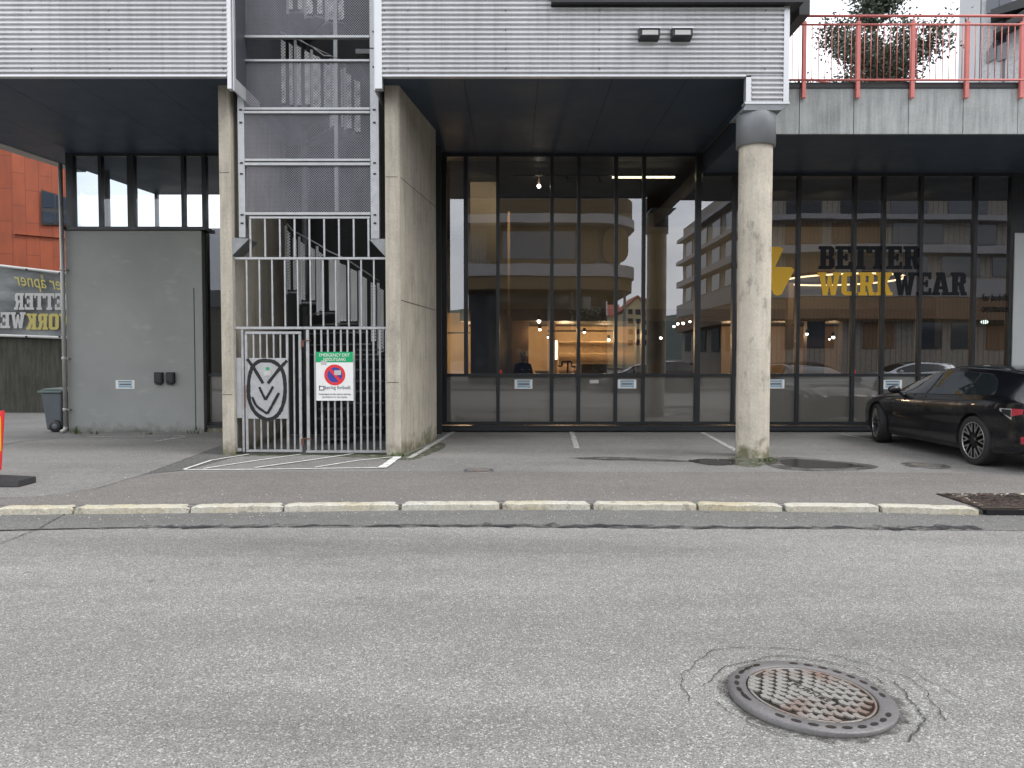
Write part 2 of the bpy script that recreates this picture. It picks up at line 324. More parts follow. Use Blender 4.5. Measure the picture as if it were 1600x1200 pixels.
# ------------------------------------------------------------------ mesh builder
def rootloc(p):
    v = Vector((0, 0, 0))
    while p is not None: v += p.location; p = p.parent
    return v
class MB:
    def __init__(s): s.v = []; s.f = []; s.mi = []; s.sm = []
    def add(s, vs, fs, mi=0, smooth=False):
        b = len(s.v); s.v += [tuple(v) for v in vs]
        for f in fs: s.f.append([b+i for i in f]); s.mi.append(mi); s.sm.append(smooth)
        return s
    def box(s, x0, x1, y0, y1, z0, z1, mi=0):
        if x0 > x1: x0, x1 = x1, x0
        if y0 > y1: y0, y1 = y1, y0
        if z0 > z1: z0, z1 = z1, z0
        return s.add([(x0,y0,z0),(x1,y0,z0),(x1,y1,z0),(x0,y1,z0),(x0,y0,z1),(x1,y0,z1),(x1,y1,z1),(x0,y1,z1)],
            [(0,3,2,1),(4,5,6,7),(0,1,5,4),(1,2,6,5),(2,3,7,6),(3,0,4,7)], mi)
    def prism(s, pts, d, mi=0):
        n = len(pts); d = Vector(d); a = [Vector(p) for p in pts]; b = [p+d for p in a]
        nrm = (a[1]-a[0]).cross(a[2]-a[1])
        fs = [list(range(n)), list(range(2*n-1, n-1, -1))] + [(i, i+n, (i+1)%n+n, (i+1)%n) for i in range(n)]
        return s.add(a+b, fs, mi)
    def hexa(s, bot, top, mi=0):   # 4 bottom, 4 top points
        return s.add(list(bot)+list(top), [(0,3,2,1),(4,5,6,7),(0,1,5,4),(1,2,6,5),(2,3,7,6),(3,0,4,7)], mi)
    def bar(s, a, b, w, h, mi=0, up=(0,0,1)):
        a = Vector(a); b = Vector(b); d = (b-a).normalized(); u = Vector(up)
        if abs(d.dot(u)) > .95: u = Vector((0, 1, 0))
        r = d.cross(u).normalized(); u = r.cross(d).normalized()
        def q(p): return [p-r*w/2-u*h/2, p+r*w/2-u*h/2, p+r*w/2+u*h/2, p-r*w/2+u*h/2]
        return s.add(q(a)+q(b), [(0,3,2,1),(4,5,6,7),(0,1,5,4),(1,2,6,5),(2,3,7,6),(3,0,4,7)], mi)
    def tube(s, pts, r, n=10, mi=0, cap=True, closed=False):
        pts = [Vector(p) for p in pts]; m = len(pts); rs = r if isinstance(r, (list, tuple)) else [r]*m
        vs = []; pu = None
        for i, p in enumerate(pts):
            if closed: d = pts[(i+1)%m]-pts[i-1]
            else: d = pts[min(i+1, m-1)]-pts[max(i-1, 0)]
            d.normalize()
            u = pu if pu is not None else (Vector((0,0,1)) if abs(d.z) < .9 else Vector((0,1,0)))
            a = d.cross(u)
            if a.length < 1e-4: a = d.cross(Vector((1,0,0)))
            a.normalize(); u = a.cross(d).normalized(); pu = u
            for k in range(n):
                t = 2*math.pi*k/n; vs.append(p+(a*math.cos(t)+u*math.sin(t))*rs[i])
        fs = []
        for i in range(m if closed else m-1):
            j = (i+1) % m
            for k in range(n): fs.append((i*n+k, i*n+(k+1)%n, j*n+(k+1)%n, j*n+k))
        if cap and not closed: fs += [list(range(n-1, -1, -1)), list(range((m-1)*n, m*n))]
        return s.add(vs, fs, mi, True)
    def lathe(s, c, prof, n=32, axis='z', mi=0, smooth=True, cap=False):
        c = Vector(c); vs = []
        for (r, h) in prof:
            for k in range(n):
                t = 2*math.pi*k/n; a, b = r*math.cos(t), r*math.sin(t)
                vs.append(c+(Vector((a, b, h)) if axis == 'z' else Vector((h, a, b)) if axis == 'x' else Vector((a, h, b))))
        fs = [(i*n+k, i*n+(k+1)%n, (i+1)*n+(k+1)%n, (i+1)*n+k) for i in range(len(prof)-1) for k in range(n)]
        if cap: fs += [list(range(n-1, -1, -1)), list(range((len(prof)-1)*n, len(prof)*n))]
        return s.add(vs, fs, mi, smooth)
    def ball(s, c, r, n=12, m=8, sc=(1,1,1), mi=0):
        vs = []; c = Vector(c)
        for i in range(m+1):
            p = math.pi*i/m
            for k in range(n):
                t = 2*math.pi*k/n; vs.append(c+Vector((r*sc[0]*math.sin(p)*math.cos(t), r*sc[1]*math.sin(p)*math.sin(t), r*sc[2]*math.cos(p))))
        return s.add(vs, [(i*n+k, i*n+(k+1)%n, (i+1)*n+(k+1)%n, (i+1)*n+k) for i in range(m) for k in range(n)], mi, True)
    def build(s, name, mat, parent=None, local=False, bevel=0, label=None, recalc=True):
        off = Vector((0,0,0)) if (local or parent is None) else rootloc(parent)
        me = bpy.data.meshes.new(name)
        me.from_pydata([Vector(v)-off for v in s.v], [], s.f)
        mats = mat if isinstance(mat, (list, tuple)) else [mat]
        for m in mats: me.materials.append(m)
        for p, i, sm in zip(me.polygons, s.mi, s.sm): p.material_index = i; p.use_smooth = sm
        if recalc:
            bm = bmesh.new(); bm.from_mesh(me); bmesh.ops.remove_doubles(bm, verts=bm.verts, dist=1e-6)
            bmesh.ops.recalc_face_normals(bm, faces=bm.faces); bm.to_mesh(me); bm.free()
        o = bpy.data.objects.new(name, me); COL.objects.link(o)
        if parent: o.parent = parent
        if bevel:
            b = o.modifiers.new('b', 'BEVEL'); b.width = bevel; b.segments = 2; b.limit_method = 'ANGLE'
        if label: o['label'] = label
        return o
def B(*a, **k): return MB().box(*a, **k)
def tag(o, label=None, cat=None, group=None, kind=None):
    if label: o['label'] = label
    if cat: o['category'] = cat
    if group: o['group'] = group
    if kind: o['kind'] = kind
    return o
def thing(name, loc, label, cat, group=None, rz=0):
    e = bpy.data.objects.new(name, None); COL.objects.link(e); e.location = loc; e.rotation_euler = (0, 0, rz); e.empty_display_size = .2
    return tag(e, label, cat, group)
def struct(o, label=None): o['kind'] = 'structure'; return tag(o, label)
def copy_tree(o, parent=None):
    c = o.copy(); COL.objects.link(c); c.parent = parent
    for ch in list(o.children): copy_tree(ch, c)
    return c
# ------------------------------------------------------------------ lettering
GL = {
'T': (7.2, [[(0,10),(7,10),(7,7),(6,7),(5.8,8.4),(4.7,8.4),(4.7,1.4),(5.5,1.4),(5.5,0),(1.5,0),(1.5,1.4),(2.3,1.4),(2.3,8.4),(1.2,8.4),(1,7),(0,7)]]),
'E': (7.0, [[(0,10),(6.4,10),(6.4,7),(5.4,7),(5.1,8.4),(3.1,8.4),(3.1,5.8),(4,5.8),(4,6.6),(5,6.6),(5,3.6),(4,3.6),(4,4.4),(3.1,4.4),(3.1,1.6),(5.3,1.6),(5.6,3.2),(6.6,3.2),(6.6,0),(0,0),(0,1.4),(.8,1.4),(.8,8.6),(0,8.6)]]),
'B': (7.1, [[(0,10),(5.4,10),(6.5,9),(6.5,6.2),(5.7,5.2),(6.7,4.2),(6.7,1.1),(5.6,0),(0,0),(0,1.4),(.8,1.4),(.8,8.6),(0,8.6)], [(3.1,8.5),(4.3,8.5),(4.3,5.9),(3.1,5.9)], [(3.1,4.4),(4.4,4.4),(4.4,1.5),(3.1,1.5)]]),
'R': (7.5, [[(0,10),(5.4,10),(6.6,9),(6.6,5.6),(5.7,4.7),(6.4,1.4),(7.2,1.4),(7.2,0),(4.7,0),(3.7,4.2),(3.1,4.2),(3.1,1.4),(3.8,1.4),(3.8,0),(0,0),(0,1.4),(.8,1.4),(.8,8.6),(0,8.6)], [(3.1,8.5),(4.4,8.5),(4.4,5.7),(3.1,5.7)]]),
'W': (10.4, [[(0,10),(3.8,10),(3.8,8.6),(3.2,8.6),(3.8,3.6),(4.6,8.6),(5.8,8.6),(6.6,3.6),(7.2,8.6),(6.6,8.6),(6.6,10),(10.2,10),(10.2,8.6),(9.4,8.6),(7.9,0),(5.9,0),(5.15,4.6),(4.4,0),(2.4,0),(.8,8.6),(0,8.6)]]),
'O': (7.3, [[(1.3,10),(5.5,10),(6.8,8.8),(6.8,1.2),(5.5,0),(1.3,0),(0,1.2),(0,8.8)], [(2.4,8.3),(4.4,8.3),(4.4,1.7),(2.4,1.7)]]),
'K': (7.6, [[(0,10),(3.7,10),(3.7,8.6),(3.1,8.6),(3.1,6),(4.4,8.6),(3.9,8.6),(3.9,10),(7,10),(7,8.6),(6.4,8.6),(4.9,5.6),(6.6,1.4),(7.3,1.4),(7.3,0),(4.7,0),(3.4,4),(3.1,3.6),(3.1,1.4),(3.8,1.4),(3.8,0),(0,0),(0,1.4),(.8,1.4),(.8,8.6),(0,8.6)]]),
'A': (8.2, [[(2.3,10),(5.3,10),(7.2,1.4),(8,1.4),(8,0),(4.3,0),(4.3,1.4),(5,1.4),(4.8,2.6),(3,2.6),(2.8,1.4),(3.5,1.4),(3.5,0),(0,0),(0,1.4),(.6,1.4),(2.1,8.6),(1.6,8.6),(1.6,10)], [(3.8,7.4),(4.5,4.0),(3.2,4.0)]]),
}
def flat_mesh(splines, ext):
    cu = bpy.data.curves.new('c', 'CURVE'); cu.dimensions = '2D'; cu.fill_mode = 'BOTH'; cu.extrude = ext
    for pts in splines:
        sp = cu.splines.new('POLY'); sp.points.add(len(pts)-1)
        for i, p in enumerate(pts): sp.points[i].co = (p[0], p[1], 0, 1)
        sp.use_cyclic_u = True
    return curve_to_mesh(cu)
def curve_to_mesh(cu):
    o = bpy.data.objects.new('c', cu); COL.objects.link(o); dg = bpy.context.evaluated_depsgraph_get(); dg.update()
    me = bpy.data.meshes.new_from_object(o.evaluated_get(dg)); bpy.data.objects.remove(o); return me
def font_mesh(txt, ext=.002, shear=0):
    cu = bpy.data.curves.new('t', 'FONT'); cu.body = txt; cu.extrude = ext; cu.shear = shear; cu.resolution_u = 3
    cu.space_line = 1.1; cu.align_x = 'LEFT'; return curve_to_mesh(cu)
def slab_mesh(word, ext=.02):
    sp = []; x = 0
    for ch in word:
        w, pl = GL[ch]; sp += [[(x+a, b) for a, b in p] for p in pl]; x += w
    return flat_mesh(sp, ext)
def fit(me, fn, name, mat, parent, local=False):
    """map the mesh's bounding box to u,v in 0..1 and w = depth, then fn(u,v,w) -> world"""
    xs = [v.co.x for v in me.vertices]; ys = [v.co.y for v in me.vertices]
    x0, x1, y0, y1 = min(xs), max(xs), min(ys), max(ys); off = Vector((0,0,0)) if local or parent is None else rootloc(parent)
    for v in me.vertices: v.co = Vector(fn((v.co.x-x0)/(x1-x0), (v.co.y-y0)/(y1-y0), 1 if v.co.z > 0 else 0))-off
    bm = bmesh.new(); bm.from_mesh(me); bmesh.ops.recalc_face_normals(bm, faces=bm.faces); bm.to_mesh(me); bm.free()
    me.materials.clear(); me.materials.append(mat); o = bpy.data.objects.new(name, me); COL.objects.link(o)
    if parent: o.parent = parent
    return o
def onwall(x0, x1, z0, z1, y, th=.003):
    return lambda u, v, w: (x0+(x1-x0)*u, y-th*w, z0+(z1-z0)*v)
# ================================================================== key planes
YF = 11.7                                   # front of the metal cladding
ZS = zat(118.5, YF)                         # soffit height
YG = (ZS-.01-CAMZ)/((zat(241, 1)-CAMZ))     # plane of the shop glass
ZR = zat(271, YG)                           # lower soffit on the right
YR = (ZR-CAMZ)/(zat(210, 1)-CAMZ)           # terrace fascia
RZ = -.06                                   # road level
def G(px, py, z=0): return gr(px, py, z)
def sheet(name, pts, z, mat, kind='structure'):
    mb = MB(); mb.add([(p[0], p[1], z) for p in pts], [tuple(range(len(pts)))])
    o = mb.build(name, mat); 
    me = o.data
    if me.polygons[0].normal.z < 0: me.flip_normals()
    if kind: o['kind'] = kind
    return o
# ------------------------------------------------------------------ ground
KX = [(-300,795),(0,791.5),(110,790.5),(296,789),(442,787),(626,785),(782,784),(925,784),(1090,785),(1226,787),(1375,788),(1530,792),(1640,795),(2000,801)]
KX = [(a, b+3.5) for a, b in KX]
kerbline = [G(x, y, 0) for x, y in KX]
kerbline = [Vector((-40, kerbline[0].y, 0))]+kerbline+[Vector((40, kerbline[-1].y, 0))]
sheet('ground', [(-900,-900),(900,-900),(900,900),(-900,900)], -.12, M['dirt'])
mb = MB(); kl = [(p.x, p.y+.05) for p in kerbline]      # pavement: one slab with the kerb line as its front edge
pts = [(x, y, 0) for x, y in kl]+[(40, 60, 0), (-40, 60, 0)]
mb.prism(pts, (0, 0, -.12)); struct(mb.build('pavement', M['pave']), 'grey speckled asphalt forecourt in front of the shop')
sheet('road', [(-60,-5.2),(60,-5.2),(60,kerbline[-1].y+.6)]+[(p.x,p.y+.3) for p in reversed(kerbline)]+[(-60,kerbline[0].y+.6)], RZ-.004, M['road'])
# darker strip of road between the kerb and the tar seam
SE = [(-300,834),(0,829),(150,826),(300,824),(700,823),(1000,825),(1300,826),(1640,830),(2000,836)]
se = [G(x, y, RZ) for x, y in SE]
rs = random.Random(3)
den = []
for i in range(len(se)-1):
    for k in range(12):
        q = se[i].lerp(se[i+1], k/12); den.append((q.x, q.y+rs.uniform(-.02, .02)))
sheet('road_edge_strip', den+[(p.x, p.y+.12) for p in reversed(kerbline[1:-1])], RZ, M['gutter'])
# browner strip of pavement behind the kerb
br = [G(x, y) for x, y in [(-100,782),(60,778),(150,764),(225,742),(300,737.5),(640,736),(1000,738),(1300,738),(1640,741)]]
sheet('pavement_strip', [(p.x, p.y) for p in br]+[(p.x, p.y+.13) for p in reversed(kerbline[2:-2])], .004, M['strip'])
sheet('pavement_patch', [tuple(G(x, y)[:2]) for x, y in [(228,741),(262,728),(345,697),(362,712),(360,716),(290,735)]], .004, M['patch'])
# kerb stones
mb = MB()
jx = [(-300,-8),(-5,111),(115,294),(299,441),(445,622),(628,780),(785,922),(928,1088),(1092,1222),(1229,1372),(1379,1528)]
def ky(px):
    for (a, ya), (b, yb) in zip(KX, KX[1:]):
        if a <= px <= b: return ya+(yb-ya)*(px-a)/(b-a)
    return KX[-1][1]
for a, b in jx:
    segs = 18
    prof = []
    for i in range(segs+1):
        p = G(a+(b-a)*i/segs, ky(a+(b-a)*i/segs)); e = rs.uniform(-.010, .010); t = rs.uniform(-.008, .003)
        c = rs.uniform(.012, .03) if i in (0, segs) else rs.choice((0, 0, .004))
        prof.append([(p.x, p.y-.03+e+c, RZ-.02), (p.x, p.y-.02+e+c, .004+t-c), (p.x, p.y+.00+e, .014+t-c), (p.x, p.y+.13+t, .012-c), (p.x, p.y+.14, -.08)])
    vs = [v for r_ in prof for v in r_]; fs = []
    for i in range(segs):
        for k in range(4): fs.append((i*5+k, i*5+k+1, i*5+k+6, i*5+k+5))
    fs += [(0,1,2,3,4), tuple(segs*5+k for k in (4,3,2,1,0))]
    mb.add(vs, fs)
struct(mb.build('kerb', M['kerb']), 'pale chipped granite kerb stones')
# tar seam in the road
def ribbon(name, pts, wid, z, mat, wob=.0, sub=10, label=None):
    P = []
    for i in range(len(pts)-1):
        for k in range(sub): P.append(Vector(pts[i]).lerp(Vector(pts[i+1]), k/sub))
    P.append(Vector(pts[-1])); vs = []; n = len(P)
    for i, p in enumerate(P):
        d = (P[min(i+1, n-1)]-P[max(i-1, 0)]).normalized(); nn = Vector((-d.y, d.x, 0))
        w = (wid(i/(n-1)) if callable(wid) else wid)
        w1 = w*(1+rs.uniform(-wob, wob)); w2 = w*(1+rs.uniform(-wob, wob)); j = nn*w*rs.uniform(-wob, wob)*.7
        vs += [(p.x+nn.x*w1/2+j.x, p.y+nn.y*w1/2+j.y, z), (p.x-nn.x*w2/2+j.x, p.y-nn.y*w2/2+j.y, z)]
    mb = MB(); mb.add(vs, [(2*i, 2*i+1, 2*i+3, 2*i+2) for i in range(n-1)]); o = mb.build(name, mat, label=label)
    if o.data.polygons[0].normal.z < 0: o.data.flip_normals()
    return o
struct(ribbon('tar_seam', [G(x, y, RZ) for x, y in [(215,824),(330,823),(450,821.5),(600,822.5),(760,821),(900,822),(1050,824),(1250,824.5),(1400,825),(1530,825)]], lambda t: .055+.10*abs(math.sin(t*7+1))*(.5+.5*t), RZ+.006, M['tar'], .5, 12))
struct(ribbon('road_joint', [G(x, y, RZ) for x, y in [(-300,833),(0,829),(120,826),(215,824.5)]], .02, RZ+.006, M['crack'], .6, 12))
struct(ribbon('pavement_crack', [G(x, y, RZ) for x, y in [(112,797),(60,827),(0,850)]], .010, RZ+.006, M['crack'], .8, 14))
struct(ribbon('pavement_seam', [G(x, y) for x, y in [(0,696),(35,690),(100,684)]], .03, .004, M['crack'], .7, 14))
struct(ribbon('pavement_seam', [G(x, y) for x, y in [(-40,780),(60,777.5),(150,764),(228,741),(262,728),(345,697)]], .014, .008, M['crack'], .8, 14))
# painted lines
def line(pts, w, mat, z=.008):
    o = ribbon('painted_line', [G(*p) for p in pts], w, z, M[mat], .08, 8); struct(o); return o
line([(288,735),(450,733.5),(603,731)], .055, 'fresh', .009)
line([(597,732),(622,714.5)], .13, 'fresh', .014)
line([(287,734.5),(330,720),(389,710.5)], .05, 'fresh', .012); line([(318,733),(395,721),(470,710.5)], .05, 'fresh', .010)
line([(398,732),(478,721),(556,709.5)], .05, 'fresh', .015); line([(492,731),(560,720),(617,714.5)], .05, 'fresh', .011)
line([(711,673.5),(676,695),(640,716)], .09, 'worn'); line([(893,674),(901,701)], .10, 'worn')
line([(1097,676),(1151,705)], .10, 'worn'); line([(1312,678),(1362,688)], .09, 'worn')
line([(136,682.6),(289,681.4)], .06, 'worn'); line([(289,682.5),(243,690)], .07, 'worn')
line([(712,672.6),(1340,674.6)], .05, 'worn', .012)
# wet patches
def blob(name, pts, mat, z=.006, jit=.05):
    P = []
    n = len(pts)
    for i in range(n):
        a, b, c, d = (Vector(G(*pts[(i+k-1) % n])) for k in range(4))
        for k in range(8):
            t = k/8; q = .5*((2*b)+(c-a)*t+(2*a-5*b+4*c-d)*t*t+(3*b-a-3*c+d)*t**3)
            P.append((q.x+rs.uniform(-jit, jit)*.4, q.y+rs.uniform(-jit, jit)))
    return sheet(name, P, z, M[mat])
blob('puddle', [(1218,720),(1240,717.5),(1275,720),(1320,724),(1350,729),(1310,731),(1262,731.5),(1228,727)], 'wet', .005, .02)
blob('puddle', [(1075,719.5),(1110,717),(1150,718.5),(1152,725),(1118,727.5),(1090,724)], 'wet', .005, .025)
blob('damp_patch', [(890,716),(940,714),(1000,716),(1060,719),(1085,722),(1010,721),(940,719)], 'damp', .005, .03)
blob('damp_patch', [(1196,716),(1218,714),(1260,716),(1370,728),(1330,736),(1240,735),(1200,728)], 'damp', .0035, .03)
blob('moss_patch', [(345,712),(420,709),(520,708.5),(600,709),(625,713),(660,700),(690,692),(694,700),(655,716),(620,719),(500,712),(400,713)], 'moss', .0025, .03)
blob('moss_patch', [(1140,716),(1175,712),(1212,716),(1214,723),(1178,730),(1142,725)], 'moss', .002, .03)
# ================================================================== the shop building
shop = thing('shop_building', (0, YG, 0), 'grey shop building with corrugated metal upper storey over tall black framed windows', 'building')
def P(name, mb, mat, parent=shop, **k): return mb.build(name, M[mat] if isinstance(mat, str) else mat, parent, **k)
# upper volumes
sl0 = gr(0, 222, ZS); sl1 = gr(98, 255, ZS); sd = (sl1-sl0)/(sl1.y-sl0.y)
def sx(y): return sl0.x+sd.x*(y-sl0.y)
XL1 = xat(357, YF, 118); XR0 = xat(590, YF, 118); XR1 = xat(1232, YF, 118); XD = xat(1165, YF, 118)
YB = 20.1
P('upper_wall', MB().prism([(sx(YF+.1), YF+.1, ZS+.03), (XL1-.03, YF+.1, ZS+.03), (XL1-.03, YB, ZS+.03), (sx(YB), YB, ZS+.03)], (0, 0, 3.2)), 'dimwall')
P('upper_wall', MB().box(XR0+.03, XR1-.03, YF+.1, 28, ZS+.03, ZS+3.2), 'dimwall')
P('soffit', MB().prism([(sx(YF+.06), YF+.06, ZS), (XL1-.01, YF+.06, ZS), (XL1-.01, YB, ZS), (sx(YB), YB, ZS)], (0, 0, .025)), 'soffit')
P('soffit', MB().box(XR0+.03, XR1-.25, YF+.06, YG+.6, ZS, ZS+.025), 'soffit')
for px in (745, 830, 915, 1000, 1085): # soffit board joints receding
    a = gr(px, 241, ZS-.002); j = MB(); j.add([(a.x-.006, YF+.1, ZS-.002), (a.x+.006, YF+.1, ZS-.002), (a.x+.006, YG, ZS-.002), (a.x-.006, YG, ZS-.002)], [(0,1,2,3)]); P('soffit_joint', j, 'joint')
for x in (-9.4, -8.2, -7.0, -5.8): j = MB(); j.add([(x-.006, YF+.1, ZS-.002), (x+.006, YF+.1, ZS-.002), (x+.006, YG, ZS-.002), (x-.006, YG, ZS-.002)], [(0,1,2,3)]); P('soffit_joint', j, 'joint')
# left eave: pale trim beyond the soffit edge
e0 = sx(YG+1.2); P('eave_trim', MB().prism([(sx(YF+.1)-.02, YF+.1, ZS-.02), (sx(YF+.1)-.5, YF+.1, ZS-.02), (sx(17.6)-.30, 17.6, ZS-.02), (sx(17.6)-.02, 17.6, ZS-.02)], (0, 0, .05)), 'zinc')
# corrugated cladding
def corrug(x0, x1, z0, z1, y, per=.0745, amp=.034):
    prof = []; z = z0
    while z < z1-1e-6:
        for a, b in ((0, 0), (.30, 0), (.42, -.55), (.5, -.9), (.58, -1), (.80, -1), (.88, -.85), (.97, -.2)):
            if z+a*per <= z1: prof.append((z+a*per, y+b*amp))
        z += per
    prof.append((z1, y)); mb = MB()
    vs = [(x, yy, zz) for zz, yy in prof for x in (x0, x1)]
    mb.add(vs, [(2*i, 2*i+1, 2*i+3, 2*i+2) for i in range(len(prof)-1)]); 
    mb.box(x0, x1, y+.004, y+.09, z0, z1)
    return mb
ZD = zat(160, YF)
def screws(mb, xs_):
    for k in range(12):
        for x in xs_: z = ZS+.09+k*.298; mb.box(x-.008, x+.008, YF-.046, YF-.036, z-.008, z+.008, 1)
    return mb
P('corrugated_cladding', screws(corrug(sx(YF)-.3, XL1-.0, ZS+.01, ZS+3.1, YF), (XL1-.06, xat(180, YF), xat(60, YF))), [M['corr'], M['bolt']], recalc=False)
P('corrugated_cladding', screws(corrug(XR0+.06, XR1-.09, ZS+.01, ZS+3.1, YF), (XR0+.12, xat(640, YF), xat(790, YF), xat(935, YF), xat(1190, YF))), [M['corr'], M['bolt']], recalc=False)
P('corrugated_cladding', corrug(XD+.09, XR1-.09, ZD+.012, ZS+.005, YF), 'corr', recalc=False)
XLf = xat(353, YF-.05, 100)
P('flashing', MB().box(XLf+.01, XL1+.055, YF-.03, YF+.09, ZS-.21, ZS+3.1).box(XL1+.06, XL1+.08, YF+.02, YF+1.2, ZS-.22, ZS+3.1), 'flash', bevel=.004)
P('flashing', MB().box(XR0-.035, XR0+.075, YF-.035, YF+.09, ZS-.21, ZS+3.1).box(XR0-.06, XR0-.04, YF+.02, YF+1.2, ZS-.22, ZS+3.1), 'flash', bevel=.004)
P('flashing', MB().box(XR1-.088, XR1, YF-.03, YF+.09, ZD-.0, ZS+3.1), 'flash', bevel=.004)
P('flashing', MB().box(XD, XD+.085, YF-.03, YF+.09, ZD, ZS-.03), 'flash', bevel=.004)
P('flashing', MB().box(XD-.02, XR1+.01, YF-.04, YF+.12, ZD-.035, ZD-.002), 'flash')
P('drip_edge', MB().box(sx(YF)-.3, XLf, YF-.035, YF+.06, ZS-.022, ZS+.006).box(XR0+.08, XD-.002, YF-.035, YF+.06, ZS-.022, ZS+.006), 'flash')
P('roof_overhang', MB().box(xat(860, YF), xat(1232, YF)+.12, YF-.16, YF+.2, zat(3, YF-.16), zat(3, YF-.16)+.3), 'darktrim')
P('roof_overhang', MB().box(xat(1236, YF+.3), xat(1252, YF+.3), YF+.1, YF+2.0, zat(18, YF), zat(18, YF)+1.2), 'darktrim')
# beam between the two soffits and head of the column
XB = gr(1097, 241, ZS).x
P('beam', MB().box(XB, XR1-.09, YF+.16, YG+.3, ZR-.0, ZS-.002), 'soffit')
P('cladding_side', MB().box(XD+.02, XR1-.095, YF+.1, YF+.155, ZD+.0, ZS-.003), 'darktrim')
CX = 3.925; CY = 11.98; CR = .262
col = P('round_column', MB().lathe((CX, CY, 0), [(CR+.015, -.02), (CR+.006, .03), (CR, .12), (CR, zat(218, CY))], 48), 'conc_col')
zc = zat(222, CY-.3); zc1 = zat(172, CY-.3)
m_ = MB(); m_.lathe((CX, CY, 0), [(CR+.002, zc), (CR+.045, zc), (CR+.045, zc1)], 40)
m_.hexa([(CX-.30, CY-.30, zc1), (CX+.30, CY-.30, zc1), (CX+.30, CY+.34, zc1), (CX-.30, CY+.34, zc1)],
        [(XD+.0, YF-.03, ZD-.037), (XR1+.0, YF-.03, ZD-.037), (XR1, CY+.6, ZD-.037), (XD+.0, CY+.6, ZD-.037)])
P('collar', m_, 'collar_metal', parent=col)
# concrete fin walls either side of the stair
YC = 12.1
def fin(f0, f1, b0, b1, yb, z1):
    mb = MB(); mb.prism([(f0, YC, -.02), (f1-.02, YC, -.02), (f1, YC+.02, -.02), (b1, yb, -.02), (b0, yb, -.02)], (0, 0, z1+.02)); return mb
fl0, fl1 = xat(344.5, YC, 420), xat(367, YC, 650)
P('concrete_wall', fin(fl0, xat(364, YC, 560), fl0-.1, fl1-.06, 15.2, ZS-.001), 'conc')
P('shaft_wall', MB().prism([(XL1+.085, YF+.1, ZS), (fl1, YF+.1, ZS), (fl1+.1, 15.49, ZS), (XL1+.085, 15.49, ZS)], (0, 0, 7)), 'shaftmetal')
fr0, fr1 = xat(602.5, YC, 420), xat(626, YC, 600)
bk = xat(681.5, 14.45, 450)
P('concrete_wall', fin(fr0, fr1, bk-.25, bk, 14.45, ZS-.001), 'conc')
def onfin(t, z): return (fr1+(bk-fr1)*t+.004, YC+.02+(14.45-YC-.02)*t, z)
for z in (2.55, 4.55):
    a = onfin(.02, z); b = onfin(.98, z-.02); P('formwork_joint', MB().add([a, b, (b[0], b[1], b[2]+.012), (a[0], a[1], a[2]+.012)], [(0,1,2,3)]), 'conc_dark')
for a, b, z in ((fr0, fr1, 4.55), (fl0, fl1, 4.62), (fl0, fl1, 1.0), (fr0, fr1, 1.2)): P('formwork_joint', MB().box(a+.006, b-.035, YC-.003, YC-.0005, z, z+.008), 'conc_dark')
P('shaft_wall', MB().box(fl0-.2, bk, 15.5, 15.6, 0, 10.6), 'dkceil')
P('shaft_wall', MB().box(bk-.26, bk-.12, 14.46, YG, 0, ZS-.002), 'dkceil')
P('shaft_wall', MB().box(XR0-.02, XR0+.02, YF+1.25, 15.49, ZS+.001, 13), 'soffit')
# ------------------------------------------------------------------ glazing
ZT = zat(586, YG); ZB = zat(661, YG); ZW = .0
def mull(x, z0, z1, w=.075): return MB().box(x-w/2, x+w/2, YG-.055, YG+.09, z0, z1)
mid = [(640, 0), (694, 1), (778, 0), (862, 0), (904, 0), (962, 0), (1005, 0), (1089.5, 1), (1146, 0), (1246, 0), (1332.5, 0), (1378, 0), (1436, 0), (1520, 0), (1578, 1)]
mx = [xat(p, YG, 480) for p, _ in mid]
for i in range(len(mx)-1):
    top = ZS-.002 if mx[i] < XB-.15 and mx[i+1] <= XB+.05 else ZR-.002
    a, b = mx[i]+.038, mx[i+1]-.038
    e1, e2, e3 = (rs.uniform(-.0035, .0035) for _ in range(3)); g = MB(); g.add([(a, YG+e1, ZT+.03), (b, YG+e2, ZT+.03), (b, YG+e2+e3, top-.06), (a, YG+e1+e3, top-.06)], [(0,1,2,3)]); P('glass_pane', g, 'glass', recalc=False)
    P('frosted_panel', MB().box(a, b, YG, YG+.02, ZB+.03, ZT-.03), 'frost')
for i, x in enumerate(mx):
    top = ZS-.002 if x < XB else ZR-.002
    P('mullion', mull(x, ZB-.03, top, .12 if mid[i][1] else .075), 'black_frame', bevel=.004)
xs = xat(728, YG, 400); P('mullion', mull(xs, ZT+.03, ZS-.06, .09), 'black_frame')
x0, x1 = mx[0], mx[-1]; xe_0 = xat(1584, YG-.3)-.01
P('transom', MB().box(x0, x1, YG-.045, YG+.08, ZT-.034, ZT+.034), 'black_frame')
P('transom', MB().box(x0, x1, YG-.047, YG+.08, ZB-.034, ZB+.034), 'black_frame')
P('transom', MB().box(x0, XB-.01, YG-.047, YG+.08, ZS-.075, ZS-.004), 'black_frame')
P('transom', MB().box(XB+.01, x1, YG-.047, YG+.08, ZR-.075, ZR-.004), 'black_frame')
P('window_sill', MB().box(x0, xe_0, YG-.20, YG-.06, .03, ZB-.045).box(x0, xe_0, YG-.23, YG-.205, .02, .075), 'black_frame', bevel=.006)
P('plinth', MB().box(x0, xe_0, YG-.15, YG+.1, -.02, .028), 'conc_dark')
